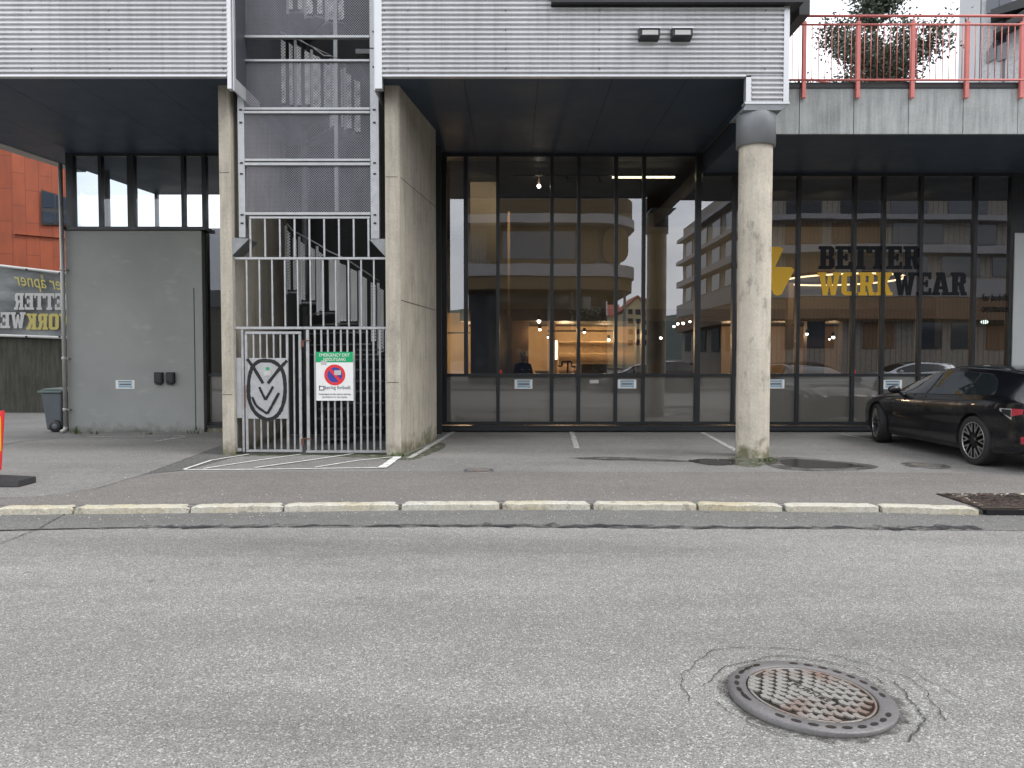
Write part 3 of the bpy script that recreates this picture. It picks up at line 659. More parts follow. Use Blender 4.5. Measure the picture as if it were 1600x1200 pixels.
# box and black frame at the far right
XE = x1+.06
xe_ = xat(1584, YG-.3); P('end_panel', MB().box(xat(1584, YG-.08), XE+4, YG-.08, YG+.2, 0, zat(361, YG-.3)), 'white_panel', bevel=.01)
P('end_glass', MB().box(XE+.17, XE+4, YG-.0, YG+.05, zat(361, YG-.3), ZR-.003), 'winglass')
P('corner_post', MB().box(XE-.02, XE+.16, YG-.04, YG+.1, 0, ZR-.004), 'black_frame')
# ------------------------------------------------------------------ left glazed corner and grey box
YX = YG-.22
bx0, bx1 = xat(104, YX, 520), xat(317, YX, 520); bz = zat(360, YX)
P('grey_box', MB().box(bx0, bx1, YX, YG+3.4, -.02, bz), 'grey_box', bevel=.012)
xj = xat(302.5, YX-.01); P('grey_box_joint', MB().box(xj-.008, xj+.008, YX-.004, YX-.001, .05, zat(450, YX)).box(xj-.006, xj+.02, YX-.004, YX-.001, .05, .12), 'joint')
P('box_cap', MB().box(bx0-.03, bx1+.10, YX-.05, YG+.08, bz+.002, bz+.075), 'black_frame', bevel=.004)
zc0 = bz+.078
lm = [(111, .16), (158, .07), (206, .15), (287, .07), (320, .09), (349, .06)]
lx = [xat(p, YG, 300) for p, _ in lm]
for (p, w), x in zip(lm, lx):
    P('mullion', mull(x, zc0 if p < 315 else .1, ZS-.002, w), 'black_frame')
for i in range(4):
    a, b = lx[i]+lm[i][1]/2, lx[i+1]-lm[i+1][1]/2
    P('glass_pane', MB().add([(a, YG, zc0), (b, YG, zc0), (b, YG, ZS-.002), (a, YG, ZS-.002)], [(0,1,2,3)]), 'glass_clear', recalc=False)
a, b = lx[4]+.045, lx[5]
P('glass_pane', MB().add([(a, YG, ZT+.03), (b, YG, ZT+.03), (b, YG, ZS-.002), (a, YG, ZS-.002)], [(0,1,2,3)]), 'glass_clear', recalc=False)
P('frosted_panel', MB().box(a, b, YG, YG+.02, ZB+.03, ZT-.03), 'frost')
P('transom', MB().box(bx1+.02, b+.3, YG-.05, YG+.08, ZT-.034, ZT+.034), 'black_frame'); P('transom', MB().box(bx1+.02, b+.3, YG-.05, YG+.08, ZB-.1, ZB+.03), 'black_frame')
P('window_sill', MB().box(bx1+.02, b+.3, YG-.20, YG-.055, .11, ZB-.03), 'black_frame')
P('plinth', MB().box(bx1+.02, b+.3, YG-.12, YG+.1, -.02, .108), 'conc')
P('transom', MB().box(bx0, lx[5], YG-.045, YG+.06, ZS-.06, ZS-.003), 'black_frame')
# side and back glazing of that corner, its low inner wall
xsd = bx0+.02
P('glass_pane', MB().add([(xsd, YG+.1, bz+.1), (sx(YB)+.1, YB-.2, bz+.1), (sx(YB)+.1, YB-.2, ZS-.002), (xsd, YG+.1, ZS-.002)], [(0,1,2,3)]), 'glass_clear', recalc=False)
for t in (.36, .7, 1.0):
    xx = xsd+(sx(YB)+.1-xsd)*t; yy = YG+.1+(YB-.3-YG)*t; P('mullion', MB().box(xx-.04, xx+.04, yy-.05, yy+.05, bz, ZS-.002), 'black_frame')
P('inner_wall', MB().box(sx(YB), fl0+.2, YB-.15, YB, 0, zat(358, YB)), 'dimwall')
P('inner_wall', MB().box(fl0+.05, fl0+.2, YG+.1, YB-.15, 0, ZS-.002), 'dkceil')
# ------------------------------------------------------------------ terrace on the right
XT = 22.0; ZP = zat(138, YR-.03)
P('soffit', MB().box(XR1-.09+.002, XT, YR+.03, YG+.6, ZR, ZR+.025), 'soffit')
P('terrace_slab', MB().box(XR1+.0, XT, YR+.04, 27, ZR+.03, ZP-.12), 'dimwall')
ped = [1205, 1249, 1334, 1419.5, 1505, 1590.5, 1676, 1762, 1848]
for a, b in zip(ped, ped[1:]):
    P('parapet_panel', MB().box(xat(a, YR-.03, 175)+.006, xat(b, YR-.03, 175)-.006, YR-.03, YR+.03, ZR-.0, ZP-.004), 'parapet', bevel=.003)
P('parapet_backing', MB().box(XR1-.06, XT, YR+.032, YR+.038, ZR+.03, ZP-.005), 'joint')
P('parapet_cap', MB().box(XR1-.06, XT, YR-.05, YR+.25, ZP, ZP+.10), 'darktrim', bevel=.004)
# lamps on the cladding
for px in (1011.5, 1061.5):
    w = thing('wall_lamp', (xat(px, YF), YF-.02, zat(55, YF)), 'small silver hooded wall lamp, %s of the pair on the corrugated cladding' % ('left one' if px < 1030 else 'right one'), 'wall lamp', 'hooded lamps on the metal cladding')
    x, z = xat(px, YF-.1), zat(55, YF-.1)
    MB().prism([(x-.155, YF-.02, z+.105), (x-.155, YF-.20, z+.06), (x-.155, YF-.20, z-.05), (x-.155, YF-.02, z-.075)], (.31, 0, 0)).build('lamp_body', M['darktrim'], w, bevel=.004)
    MB().prism([(x-.165, YF-.02, z+.125), (x-.165, YF-.22, z+.078), (x-.165, YF-.22, z+.058), (x-.165, YF-.02, z+.107)], (.33, 0, 0)).build('lamp_hood', M['flash'], w)
    MB().box(x-.12, x+.12, YF-.206, YF-.2005, z-.035, z+.035).build('lamp_lens', M['white_dim'], w)
# ------------------------------------------------------------------ terrace railing
YQ = YR-.10
rail = thing('terrace_railing', (xat(1430, YQ), YQ, ZP), 'red painted steel railing along the front edge of the terrace', 'railing')
XQ0 = XR1+.0; XQ1 = xat(1850, YQ)
def hb(py, r, y=YQ, x0=XQ0, x1=XQ1): z = zat(py, y); return MB().tube([(x0, y, z), (x1, y, z)], r, 8)
hb(25, .024).build('top_rail', M['railred'], rail); hb(38.5, .020).build('rail', M['railred'], rail); hb(125, .020).build('rail', M['railred'], rail)
zt, zb_ = zat(38.5, YQ), zat(125, YQ)
for px in (1257, 1341.5, 1427, 1512, 1598, 1684, 1770):
    x = xat(px, YQ, 80); MB().box(x-.034, x+.034, YQ-.012, YQ+.05, zat(153, YQ), zat(33, YQ)).tube([(x, YQ, zat(33, YQ)), (x, YQ, zat(26, YQ))], .012, 6).build('post', M['railred'], rail, bevel=.006)
bal = MB(); n = 0; x = XQ0+.05
while x < XQ1: 
    MB().tube([(x, YQ, zb_), (x, YQ, zt)], .0075, 6).build('baluster', M['railred'], rail); x += .1155
Y2 = YR+2.2
rail2 = thing('terrace_railing', (xat(1430, Y2), Y2, ZP), 'second red railing further back on the terrace, behind the tree foliage', 'railing')
x0_, x1_ = xat(1262, Y2), xat(1700, Y2)
for py0, py1 in ((124, 106), (133, 117)):
    MB().tube([(x0_, Y2, zat(py0, Y2)), (x1_, Y2+3.0, zat(py1, Y2)+.0)], .024, 8).build('rail', M['railred'], rail2)
for k in range(15):
    t = k/14; x = x0_+(x1_-x0_)*t; y = Y2+3*t; MB().tube([(x, y, zat(134-16*t, Y2)-.35), (x, y, zat(124-18*t, Y2))], .014, 6).build('post', M['railred'], rail2)
# ================================================================== stair tower frame with perforated panels
YW = 12.22
tw = thing('stair_tower', (xat(481, YW), YW, zat(390, YW)), 'galvanised steel frame with perforated mesh panels standing between the two metal clad blocks', 'stair tower')
def T_(name, mb, mat, parent=tw, **k): return mb.build(name, M[mat], parent, **k)
zt = ZS+2.4
pl0, pl1 = xat(372.5, YW, 250), xat(382.5, YW, 250); pr0, pr1 = xat(579, YW, 250), xat(592, YW, 250)
for nm, a, b, pyb in (('post', pl0, pl1, 371), ('post', pr0, pr1, 373)):
    mb = MB().box(a, b, YW-.012, YW, zat(pyb, YW), zt); (mb.box(a, a+.012, YW, YW+.10, zat(pyb, YW), zt).box(b-.012, b, YW, YW+.10, zat(pyb, YW), zt))
    po = T_(nm, mb, 'galv')
    bl = MB()
    for py in (40, 95, 162, 182, 245, 262, 326, 339):
        z = zat(py+10, YW); x = (a+b)/2; bl.box(x-.022, x+.022, YW-.026, YW-.013, z-.012, z+.012)
    T_('bolts', bl, 'bolt', po)
    T_('splice_plate', MB().box(a-.004, b+.004, YW-.02, YW-.0125, zat(76.5, YW), zat(75.2, YW)), 'darktrim', po)
def hrail(y0, y1): T_('rail', MB().box(pl1+.002, pr0-.002, YW-.03, YW+.05, zat(y1, YW), zat(y0, YW)), 'galv', bevel=.005)
def mesh(y0, y1): T_('mesh_panel', MB().add([(pl1+.004, YW+.01, zat(y1, YW)), (pr0-.004, YW+.01, zat(y1, YW)), (pr0-.004, YW+.01, zat(y0, YW)), (pl1+.004, YW+.01, zat(y0, YW))], [(0,1,2,3)]), 'perf', recalc=False)
for a, b in ((56, 60), (93.5, 97), (168.5, 172.5), (174, 178), (248.5, 252.5), (254.5, 259), (332, 336.5)): hrail(a, b)
hrail(-200, -196)
for a, b in ((-196, 56), (97, 168.5), (178, 248.5), (259, 332)): mesh(a, b)
# diagonal cable
T_('brace_cable', MB().tube([at(455, 57, 12.9), at(530, 93, 12.9)], .006, 6), 'galv')
# corner gusset brackets where the frame meets the concrete
YGt = 12.2
for pts, side in ((((360,371),(389,373),(362,400)), -1), (((577,374),(603,373),(603,402)), 1)):
    mb = MB().prism([at(x, y, YC+.02) for x, y in pts], (0, .42, 0)); T_('bracket', mb, 'galv_dark')
# ================================================================== security cage and gate
gt = thing('security_gate', (xat(486, YGt, 700), YGt, 0), 'galvanised steel bar gate and tall cage closing the stair between concrete walls', 'gate')
def Gt(name, mb, mat, parent=gt, **k): return mb.build(name, M[mat], parent, **k)
def gx(px, py=560): return xat(px, YGt, py)
def gz(py): return zat(py, YGt)
def gb(px0, px1, py0, py1, y0=-.02, y1=.02, pyx=None):
    m = pyx or (py0+py1)/2; return MB().box(gx(px0, m), gx(px1, m), YGt+y0, YGt+y1, gz(py1), gz(py0))
def vbar(px, py0, py1, w=.028, name='bar', parent=gt, mat='galv'):
    x = gx(px, (py0+py1)/2); return Gt(name, MB().box(x-w/2, x+w/2, YGt-.014, YGt+.014, gz(py1), gz(py0)), mat, parent, bevel=.003)
cage = Gt('upper_frame', gb(390, 578, 338.5, 341.5, -.016, .016), 'galv')
for i in range(9): vbar(391.5+i*23.05, 342, 401.5, .032 if i in (0, 8) else .028, parent=cage)
mf = Gt('middle_frame', gb(364.5, 605, 402, 405.5, -.02, .02), 'galv'); 
for i in range(13): vbar(366.2+i*19.85, 406, 510, .034 if i in (0, 12) else .026, parent=mf)
lf = Gt('fixed_panel', gb(365.5, 605, 510.5, 514.5, -.02, .02), 'galv', bevel=.003); Gt('bottom_rail', gb(478.5, 605, 703.5, 707, -.02, .02), 'galv', lf)
vbar(481.5, 515, 703.3, .05, 'post', lf); vbar(604, 515, 703.3, .034, 'post', lf)
for i in range(11): vbar(492.8+i*10.15, 515, 703.3, .030, parent=lf)
# narrow fixed strip on the left with its plate
vbar(368, 515, 706, .042, 'post', lf); vbar(380, 515, 706, .038, 'post', lf)
Gt('cover_plate', gb(370.2, 377.9, 559, 653, -.012, -.004), 'plate', lf); Gt('bottom_rail', gb(370.2, 377.9, 700, 705, -.014, .014), 'galv', lf)
# door leaf
dr = Gt('door', gb(383.5, 471, 518, 522, -.02, .02).box(gx(383.5), gx(471), YGt-.02, YGt+.02, gz(706), gz(702.5)), 'galv', bevel=.003)
vbar(385.7, 522.3, 702.2, .042, 'stile', dr); vbar(469.5, 522.3, 702.2, .045, 'stile', dr)
for i in range(7): vbar(397.3+i*10.45, 522.3, 702.2, .040 if i == 5 else .026, parent=dr)
Gt('hinge', gb(382.2, 384.0, 602, 636, -.03, -.021), 'rust', dr)
for py in (536, 689):
    Gt('latch', gb(471.5, 475, py-4, py+6, -.035, -.01).box(gx(472), gx(486), YGt-.032, YGt-.022, gz(py-3), gz(py-4.5)), 'rust', dr)
pz0, pz1 = gz(654), gz(559.5); px0, px1 = gx(387.5), gx(450.5)
pl = Gt('graffiti_plate', MB().box(px0, px1, YGt-.030, YGt-.0205, pz0, pz1), 'plate', dr, bevel=.002)
def gpt(u, v): # zoom coordinates of the plate drawing (764x1200 view of x360-500,y500-720)
    px = 360+u*140/764; py = 500+v*220/1200; q = at(px, py, YGt); return (q.x, q.z)
def stroke(pts, w, k=0, mat='marker', name='spray_line'):
    P_ = [Vector(gpt(*p)) for p in pts]; Q = []
    for i in range(len(P_)-1):
        a, b, c, d = P_[max(i-1, 0)], P_[i], P_[i+1], P_[min(i+2, len(P_)-1)]
        for s in range(6):
            t = s/6; Q.append(.5*((2*b)+(c-a)*t+(2*a-5*b+4*c-d)*t*t+(3*b-a-3*c+d)*t**3))
    Q.append(P_[-1]); vs = []; n = len(Q); y = YGt-.032-k*.0012
    for i, q in enumerate(Q):
        d = (Q[min(i+1, n-1)]-Q[max(i-1, 0)]).normalized(); nn = Vector((-d.y, d.x)); ww = w*(.85+.3*rs.random())/2
        vs += [(q.x+nn.x*ww, y, q.y+nn.y*ww), (q.x-nn.x*ww, y, q.y-nn.y*ww)]
    MB().add(vs, [(2*i, 2*i+1, 2*i+3, 2*i+2) for i in range(n-1)]).build(name, M[mat], pl)
oval = [(322,346),(250,352),(195,400),(168,480),(160,580),(165,670),(190,745),(235,805),(300,842),(350,842),(405,810),(445,745),(468,650),(470,540),(455,450),(420,390),(370,355),(322,346)]
stroke(oval, .062, 0); stroke([(148,330),(205,410),(285,540)], .052, 1); stroke([(488,345),(420,420),(325,540)], .052, 2)
stroke([(252,570),(285,640),(305,680)], .040, 3); stroke([(305,678),(340,620),(370,565)], .044, 4)
stroke([(192,655),(225,725),(280,770),(322,796)], .040, 5); stroke([(322,796),(360,730),(420,620)], .042, 6)
stroke([(290,452),(352,452)], .085, 7, 'white_dim', 'sticker'); stroke([(322,402),(324,425)], .05, 8, 'green', 'sticker')
# ------------------------------------------------------------------ emergency exit sign
YSg = YGt-.05
sg = thing('emergency_sign', (xat(523, YSg), YSg, zat(626, YSg)), 'white and green emergency exit and no parking sign fixed to the gate bars', 'sign')
def sX(px): return xat(px, YSg, 590)
def sZ(py): return zat(py, YSg)
MB().box(sX(494), sX(552), YSg-.006, YSg+.02, sZ(626), sZ(549.8)).build('sign_board', M['white'], sg)
hd = MB().box(sX(494), sX(552), YSg-.008, YSg-.0062, sZ(566), sZ(549.8)).build('green_header', M['green'], sg)
for txt, a, b, y0, y1 in (('EMERGENCY EXIT', 499.5, 547, 552.3, 557.2), ('NØDUTGANG', 506, 540.5, 559, 564)):
    fit(font_mesh(txt), onwall(sX(a), sX(b), sZ(y1), sZ(y0), YSg-.0085), 'lettering', M['white'], hd)
cx, cz = sX(523.3), sZ(585.8); r = (sX(539.7)-sX(506.9))/2
def disc(cx, cz, r0, r1, y, n=48, a0=0, a1=2*math.pi):
    mb = MB(); vs = []
    for i in range(n+1):
        t = a0+(a1-a0)*i/n; vs += [(cx+r1*math.cos(t), y, cz+r1*math.sin(t)), (cx+r0*math.cos(t), y, cz+r0*math.sin(t))]
    mb.add(vs, [(2*i, 2*i+1, 2*i+3, 2*i+2) for i in range(n)]); return mb
disc(cx, cz, r*.72, r, YSg-.0080).build('red_ring', M['red'], sg)
disc(cx, cz, 0.0001, r*.715, YSg-.0072).build('blue_disc', M['blue'], sg)
s_ = r*.5; MB().add([(cx-s_-.018, YSg-.0090, cz+s_-.0), (cx-s_+.018, YSg-.009, cz+s_+.03), (cx+s_+.018, YSg-.009, cz-s_), (cx+s_-.018, YSg-.009, cz-s_-.03)], [(0,1,2,3)]).build('red_bar', M['red'], sg)
MB().box(sX(522.5), sX(533), YSg-.0105, YSg-.0095, sZ(586), sZ(578.5)).box(sX(502), sX(510.5), YSg-.0105, YSg-.0095, sZ(570), sZ(563.5)).build('sticker_residue', M['white_dim'], sg)
for txt, a, b, y0, y1, mt in (('Parkering forbudt', 498.5, 548, 602.3, 609.8, 'textgrey'), ('Parkeringsareal eller parkert kjøretøy', 498.5, 548.5, 614.5, 617.6, 'textgrey'), ('kan bli fjernet for eiers regning', 504, 542, 619, 622, 'textgrey')):
    fit(font_mesh(txt), onwall(sX(a), sX(b), sZ(y1), sZ(y0), YSg-.0065), 'lettering', M[mt], sg)
MB().box(sX(498.5), sX(507), YSg-.0095, YSg-.0085, sZ(610), sZ(603)).build('camera_symbol', M['textgrey'], sg)
MB().box(sX(500), sX(505.5), YSg-.0105, YSg-.0100, sZ(608.6), sZ(604.4)).build('camera_symbol', M['white'], sg)
# ================================================================== spiral stair behind the gate
st = thing('spiral_stair', (xat(510, 14), 14, 0), 'pale perforated steel spiral stair winding up behind the bars', 'staircase')
def Sp(name, mb, mat, parent=st, **k): return mb.build(name, M[mat], parent, **k)
zz = lambda s: (330+s[0]*370/1586, s[1])
lower = [(512,532,515,912),(550,575,560,912),(602,630,590,980),(668,697,625,982),(722,749,655,1052),(790,830,700,1050),(862,905,732,1122),(934,978,770,1122),(1006,1045,818,1180),(1070,1105,860,1260),(1130,1158,900,1330)]
def flight(lst, oy, ybase, sc=370/1586):
    pts = []
    for i, (a, b, t, bo) in enumerate(lst):
        Y = ybase-.35*math.sin(math.pi*(i+1)/(len(lst)+1)); x0, x1 = 330+a*sc, 330+b*sc; y0, y1 = oy+t*sc, oy+bo*sc
        A = at(x0, y1, Y); Bq = at(x1, y1, Y+.02); zt0 = zat(y0, Y); zt1 = zat(y0+4, Y)
        Sp('baluster_plate', MB().hexa([A, (Bq.x, Y+.02, Bq.z), (Bq.x, Y+.024, Bq.z), (A.x, Y+.004, A.z)], [(A.x, Y, zt0), (Bq.x, Y+.02, zt1), (Bq.x, Y+.024, zt1), (A.x, Y+.004, zt0)]), 'perf2')
        if i % 2 == 0:
            Sp('baluster_post', MB().bar((A.x-.03, Y+.03, A.z-.08), (A.x-.03, Y+.03, zt0+.10), .05, .012), 'galv')
        # tread going back to the newel
        c = Vector((xat(478, ybase+.75), ybase+.75, A.z-.06)); e = Vector(((A.x+Bq.x)/2, Y+.05, A.z-.06)); d = (e-c)
        nn = Vector((-d.y, d.x, 0)).normalized()
        Sp('tread', MB().hexa([c-nn*.03, e-nn*.10, e+nn*.10, c+nn*.03], [p+Vector((0, 0, .03)) for p in (c-nn*.03, e-nn*.10, e+nn*.10, c+nn*.03)]), 'galv_dark')
        pts.append(Vector((A.x, Y-.0, zt0+.13)))
    Sp('handrail', MB().tube(pts, .014, 8), 'galv')
flight(lower, 240, 14.2)
upper = [(470,500,262,690),(525,550,285,700),(575,604,300,700),(628,662,335,700),(684,735,365,720),(756,800,420,735),(812,850,425,840),(870,884,450,850),(905,940,485,860),(960,1000,530,880)]
flight(upper, 0, 14.2)
third = [(520,545,-260,60),(580,610,-230,60),(640,680,-200,90),(710,745,-170,90),(780,820,-130,130),(850,890,-100,130)]
flight(third, 0, 14.2)
Sp('newel', MB().tube([(xat(478, 14.95), 14.95, 0), (xat(478, 14.95), 14.95, ZS+3)], .07, 14), 'galv_dark')
for k, py in enumerate((548, 563, 579, 596, 612, 630, 648, 668)):
    z = zat(py, 14.3); Sp('tread', MB().box(xat(560-k*4, 14.3), xat(601, 14.3), 14.1, 14.5, z, z+.03), 'stair_dark')
for k, (a, b, py) in enumerate(((500, 548, 640), (495, 540, 655), (503, 545, 670), (498, 548, 686))):
    z = zat(py, 13.9); Sp('tread', MB().box(xat(a, 13.9), xat(b, 13.9), 13.7, 14.1, z, z+.035), 'stair_dark')
Sp('landing', MB().box(xat(560, 13.4), xat(604, 13.4), 13.3, 14.6, zat(87, 13.4), zat(80, 13.4)), 'galv_dark')
Sp('landing_post', MB().box(xat(524, 13.2), xat(530, 13.2), 13.2, 13.25, zat(330, 13.2), zat(-40, 13.2)), 'galv')
# ================================================================== wall notices, key boxes
def notice(px0, px1, py0, py1, Y, label):
    n = thing('notice', (xat((px0+px1)/2, Y), Y, zat(py1, Y)), label, 'notice', 'pale blue paper notices')
    x0, x1, z0, z1 = xat(px0, Y), xat(px1, Y), zat(py1, Y), zat(py0, Y)
    MB().box(x0, x1, Y-.003, Y+.0, z0, z1).build('paper', M['white'], n)
    w, h = x1-x0, z1-z0; X = lambda u: x0+w*u; Z = lambda v: z0+h*v
    MB().box(X(.14), X(.88), Y-.0045, Y-.0035, Z(.12), Z(.93)).build('blue_print', M['lightblue'], n)
    t = MB().box(X(.14), X(.86), Y-.006, Y-.005, Z(.80), Z(.87)).box(X(.2), X(.82), Y-.006, Y-.005, Z(.44), Z(.58)).box(X(.2), X(.7), Y-.006, Y-.005, Z(.24), Z(.27)).box(X(.76), X(.86), Y-.006, Y-.005, Z(.13), Z(.2))
    t.build('print_lines', M['textgrey'], n)
    MB().box(X(.17), X(.85), Y-.0055, Y-.0047, Z(.62), Z(.76)).box(X(.17), X(.85), Y-.0055, Y-.0047, Z(.29), Z(.40)).build('print_band', M['white_dim'], n)
YN = YG-.008
notice(178, 207.5, 594, 607.5, YX-.002, 'pale blue paper notice stuck on the grey rendered box')
notice(804, 832, 593, 607.5, YN, 'pale blue paper notice on frosted glass above the scrap of white litter')
notice(966, 995, 593, 607, YN, 'pale blue paper notice on the narrow frosted pane midway between concrete wall and column')
notice(1200, 1227.5, 593, 607, YN, 'pale blue paper notice on frosted glass just right of the round column')
notice(1382, 1412, 593.5, 608, YN, 'pale blue paper notice on frosted glass just above the nose of the black car')
n_ = MB().box(xat(922, YN), xat(936, YN), YN-.003, YN, zat(599, YN), zat(593.5, YN)).build('notice', M['white_dim']); tag(n_, 'small blank grey label on the frosted glass', 'notice')
for px, lb in ((782, 'small red sticker at the foot of the clear glass right of the concrete wall'), (1337, 'small red sticker at the foot of the clear glass behind the parked car')):
    n_ = MB().box(xat(px-2, YN), xat(px+2, YN), YN-.003, YN, zat(584, YN), zat(578, YN)).build('sticker', M['red']); tag(n_, lb, 'sticker', 'red window stickers')
for a, b, lb in ((237.5, 250, 'left'), (256, 268.5, 'right')):
    k = thing('key_box', (xat((a+b)/2, YX), YX, zat(599, YX)), 'small black wall box on the grey rendered box, %s one of the two' % lb, 'key box', 'black boxes on the grey wall')
    MB().box(xat(a, YX-.1), xat(b, YX-.1), YX-.09, YX-.001, zat(598.5, YX), zat(581.5, YX)).build('case', M['black'], k, bevel=.008)
    MB().box(xat(a+2, YX-.1), xat(b-2, YX-.1), YX-.098, YX-.0905, zat(596, YX), zat(584, YX)).build('cover', M['darktrim'], k, bevel=.004)
    MB().box(xat(a+1, YX-.1), xat(b-3, YX-.1), YX-.07, YX-.02, zat(600.8, YX), zat(598.8, YX)).build('base', M['black'], k)
# ================================================================== big lettering on the glass
YL = YG-.012
ss = thing('shop_sign', (xat(1350, YL), YL, zat(462, YL)), 'large yellow and dark grey vinyl lettering and bolt emblem on the upper glass', 'sign')
for wd, a, b, y0, y1, mt in (('BETTER', 1278.5, 1437.5, 384.5, 420.5, 'dark_vinyl'), ('WORK', 1277, 1394.5, 425.5, 461.5, 'yellow'), ('WEAR', 1395.5, 1511, 425.5, 461.5, 'dark_vinyl')):
    fit(slab_mesh(wd), onwall(xat(a, YL), xat(b, YL), zat(y1, YL), zat(y0, YL), YL), 'lettering', M[mt], ss)
bolt = [(1196,386),(1219,385.5),(1224,389),(1211,417),(1237,417.5),(1241,422),(1221,460),(1215,462),(1209,460),(1200,440),(1190,440),(1163,424),(1163,410),(1180,386)]
MB().prism([at(x, y, YL) for x, y in bolt], (0, -.003, 0)).build('bolt_emblem', M['yellow'], ss)
ws = thing('window_text', (xat(1545, YL), YL, zat(492, YL)), 'small dark text on the rightmost glass pane', 'lettering')
fit(font_mesh('for bedrift'), onwall(xat(1536, YL), xat(1575, YL), zat(470, YL), zat(459, YL), YL), 'lettering', M['dark_vinyl'], ws)
fit(font_mesh('ommune'), onwall(xat(1535, YL), xat(1575, YL), zat(488, YL), zat(479.5, YL), YL), 'lettering', M['dark_vinyl'], ws)
# ================================================================== downpipe, bin, banner, wall, orange building, barrier
YP = YX-.10; xp = xat(100.5, YP, 560)
dp = thing('downpipe', (xp, YP, 0), 'grey metal downpipe at the left corner of the grey box', 'downpipe')
MB().tube([(xp, YP, .1), (xp, YP, zat(256, YP))], .042, 14).build('pipe', M['zinc'], dp)
for py in (421, 560, 640): MB().lathe((xp, YP, zat(py, YP)), [(.043, -.035), (.052, -.03), (.052, .03), (.043, .035)], 14).box(xp+.03, xp+.08, YP-.01, YP+.1, zat(py, YP)-.012, zat(py, YP)+.012).build('bracket', M['zinc'], dp)
MB().tube([(xp, YP, .12), (xp, YP-.02, .06), (xp-.02, YP-.12, .03)], .046, 12).build('outlet', M['zinc'], dp)
# wheelie bin
YBn = 15.93
bn = thing('wheelie_bin', (xat(88, YBn), YBn+.25, 0), 'dark grey plastic wheelie bin beside the downpipe', 'bin')
X = lambda px: xat(px, YBn, 640); zt = zat(614, YBn)
bw0, bw1 = X(66), X(66)+.44; 
MB().hexa([(bw0+.06, YBn+.04, .04), (bw1-.06, YBn+.04, .04), (bw1-.06, YBn+.46, .04), (bw0+.06, YBn+.46, .04)], [(bw0, YBn-.04, zt), (bw1, YBn-.04, zt), (bw1, YBn+.54, zt), (bw0, YBn+.54, zt)]).build('tub', M['bin'], bn, bevel=.03)
MB().box(bw0-.055, bw1+.02, YBn-.08, YBn+.58, zt+.002, zt+.05).prism([(bw0-.02, YBn-.05, zt+.05), (bw1, YBn-.05, zt+.05), (bw1-.05, YBn-.05, zt+.10), (bw0+.08, YBn-.05, zt+.10)], (0, .58, 0)).build('lid', M['bin_lid'], bn, bevel=.012)
for y in (YBn+.0, YBn+.5):
    wc = (bw1-.15, y-.02, .13)
    w = MB().lathe(wc, [(.0001, -.03), (.10, -.03), (.13, -.02), (.13, .03), (.10, .04), (.0001, .04)], 22, 'y').build('wheel', M['black'], bn)
    MB().lathe(wc, [(.0001, -.036), (.055, -.036), (.06, -.031)], 18, 'y').build('hub', M['bin'], w)
# red and yellow road barrier board at the left frame edge
YBb = gr(20, 758).y
bb = thing('road_barrier', (xat(-14, YBb), YBb, 0), 'red bordered yellow road barrier board on a black rubber foot at the left edge', 'barrier')
X = lambda px: xat(px, YBb, 700)
zz0, zz1 = zat(735, YBb), zat(642, YBb)
MB().prism([(X(6.5), YBb, zz1), (X(-1), YBb, zz0), (X(-60), YBb, zz0), (X(-60), YBb, zz1)], (0, .03, 0)).build('board', M['red'], bb)
MB().prism([(X(2.5), YBb-.002, zz1-.07), (X(3), YBb-.002, zat(660, YBb)), (X(2), YBb-.002, zat(705, YBb)), (X(-52), YBb-.002, zat(705, YBb)), (X(-52), YBb-.002, zz1-.07)], (0, -.004, 0)).build('panel_face', M['yellow'], bb)
for px in (-10, -48): MB().box(X(px)-.02, X(px)+.02, YBb+.031, YBb+.07, .03, zz0+.4).build('leg', M['galv'], bb)
MB().prism([(X(41), YBb-.17, .0), (X(37), YBb-.12, .075), (X(-80), YBb-.12, .12), (X(-80), YBb-.17, .0)], (0, .36, 0)).build('foot', M['tyre'], bb, bevel=.015)
# dark concrete retaining wall with the mesh banner, orange building above
YWl = gr(30, 645).y
dw = B(-40, xat(98, YWl+2)+1.2, YWl+.05, YWl+.4, -.05, zat(520, YWl)); dw = dw.build('retaining_wall', M['conc_dark']); tag(dw, 'dark stained concrete wall behind the bin on the left', 'wall')
YBr = YWl-.05
def bpt(px, py): # banner sags a little
    return at(px, py, YBr)
bnr = thing('banner', (xat(50, YBr), YBr, zat(528, YBr)), 'grey mesh advertising banner with mirrored lettering seen from behind, over the concrete wall', 'banner')
nx, nz = 24, 12; vs = []
for i in range(nx+1):
    px = -140+i*(106+140)/nx; top = 413+max(0, (px+20))*.115; bot = 524+max(0, (px))*.035
    for k in range(nz+1):
        p = at(px, top+(bot-top)*k/nz, YBr); vs.append((p.x, YBr+.05*math.sin(i*.6+k*.4)+.03*math.sin(k*.9), p.z))
MB().add(vs, [(i*(nz+1)+k, i*(nz+1)+k+1, (i+1)*(nz+1)+k+1, (i+1)*(nz+1)+k) for i in range(nx) for k in range(nz)], smooth=True).build('mesh_sheet', M['banner'], bnr)
for s in (0, 1):
    pts = []
    for i in range(nx+1):
        px = -140+i*246/nx; py = (413+max(0, px+20)*.115) if s == 0 else (524+max(0, px)*.035); p = at(px, py, YBr-.06); pts.append((p.x, YBr-.075, p.z))
    MB().tube(pts, .045, 6).build('hem', M['white_dim'], bnr)
def bw(px0, px1, py0, py1, mirror=True, slope=.11, y=-.09):
    def fn(u, v, w):
        uu = 1-u if mirror else u; px = px0+(px1-px0)*uu; py = py1+(py0-py1)*v+slope*(px-50)*(.3 if py0 > 430 else 1)
        p = at(px, py, YBr+y); return (p.x, YBr+y-.003*w, p.z)
    return fn
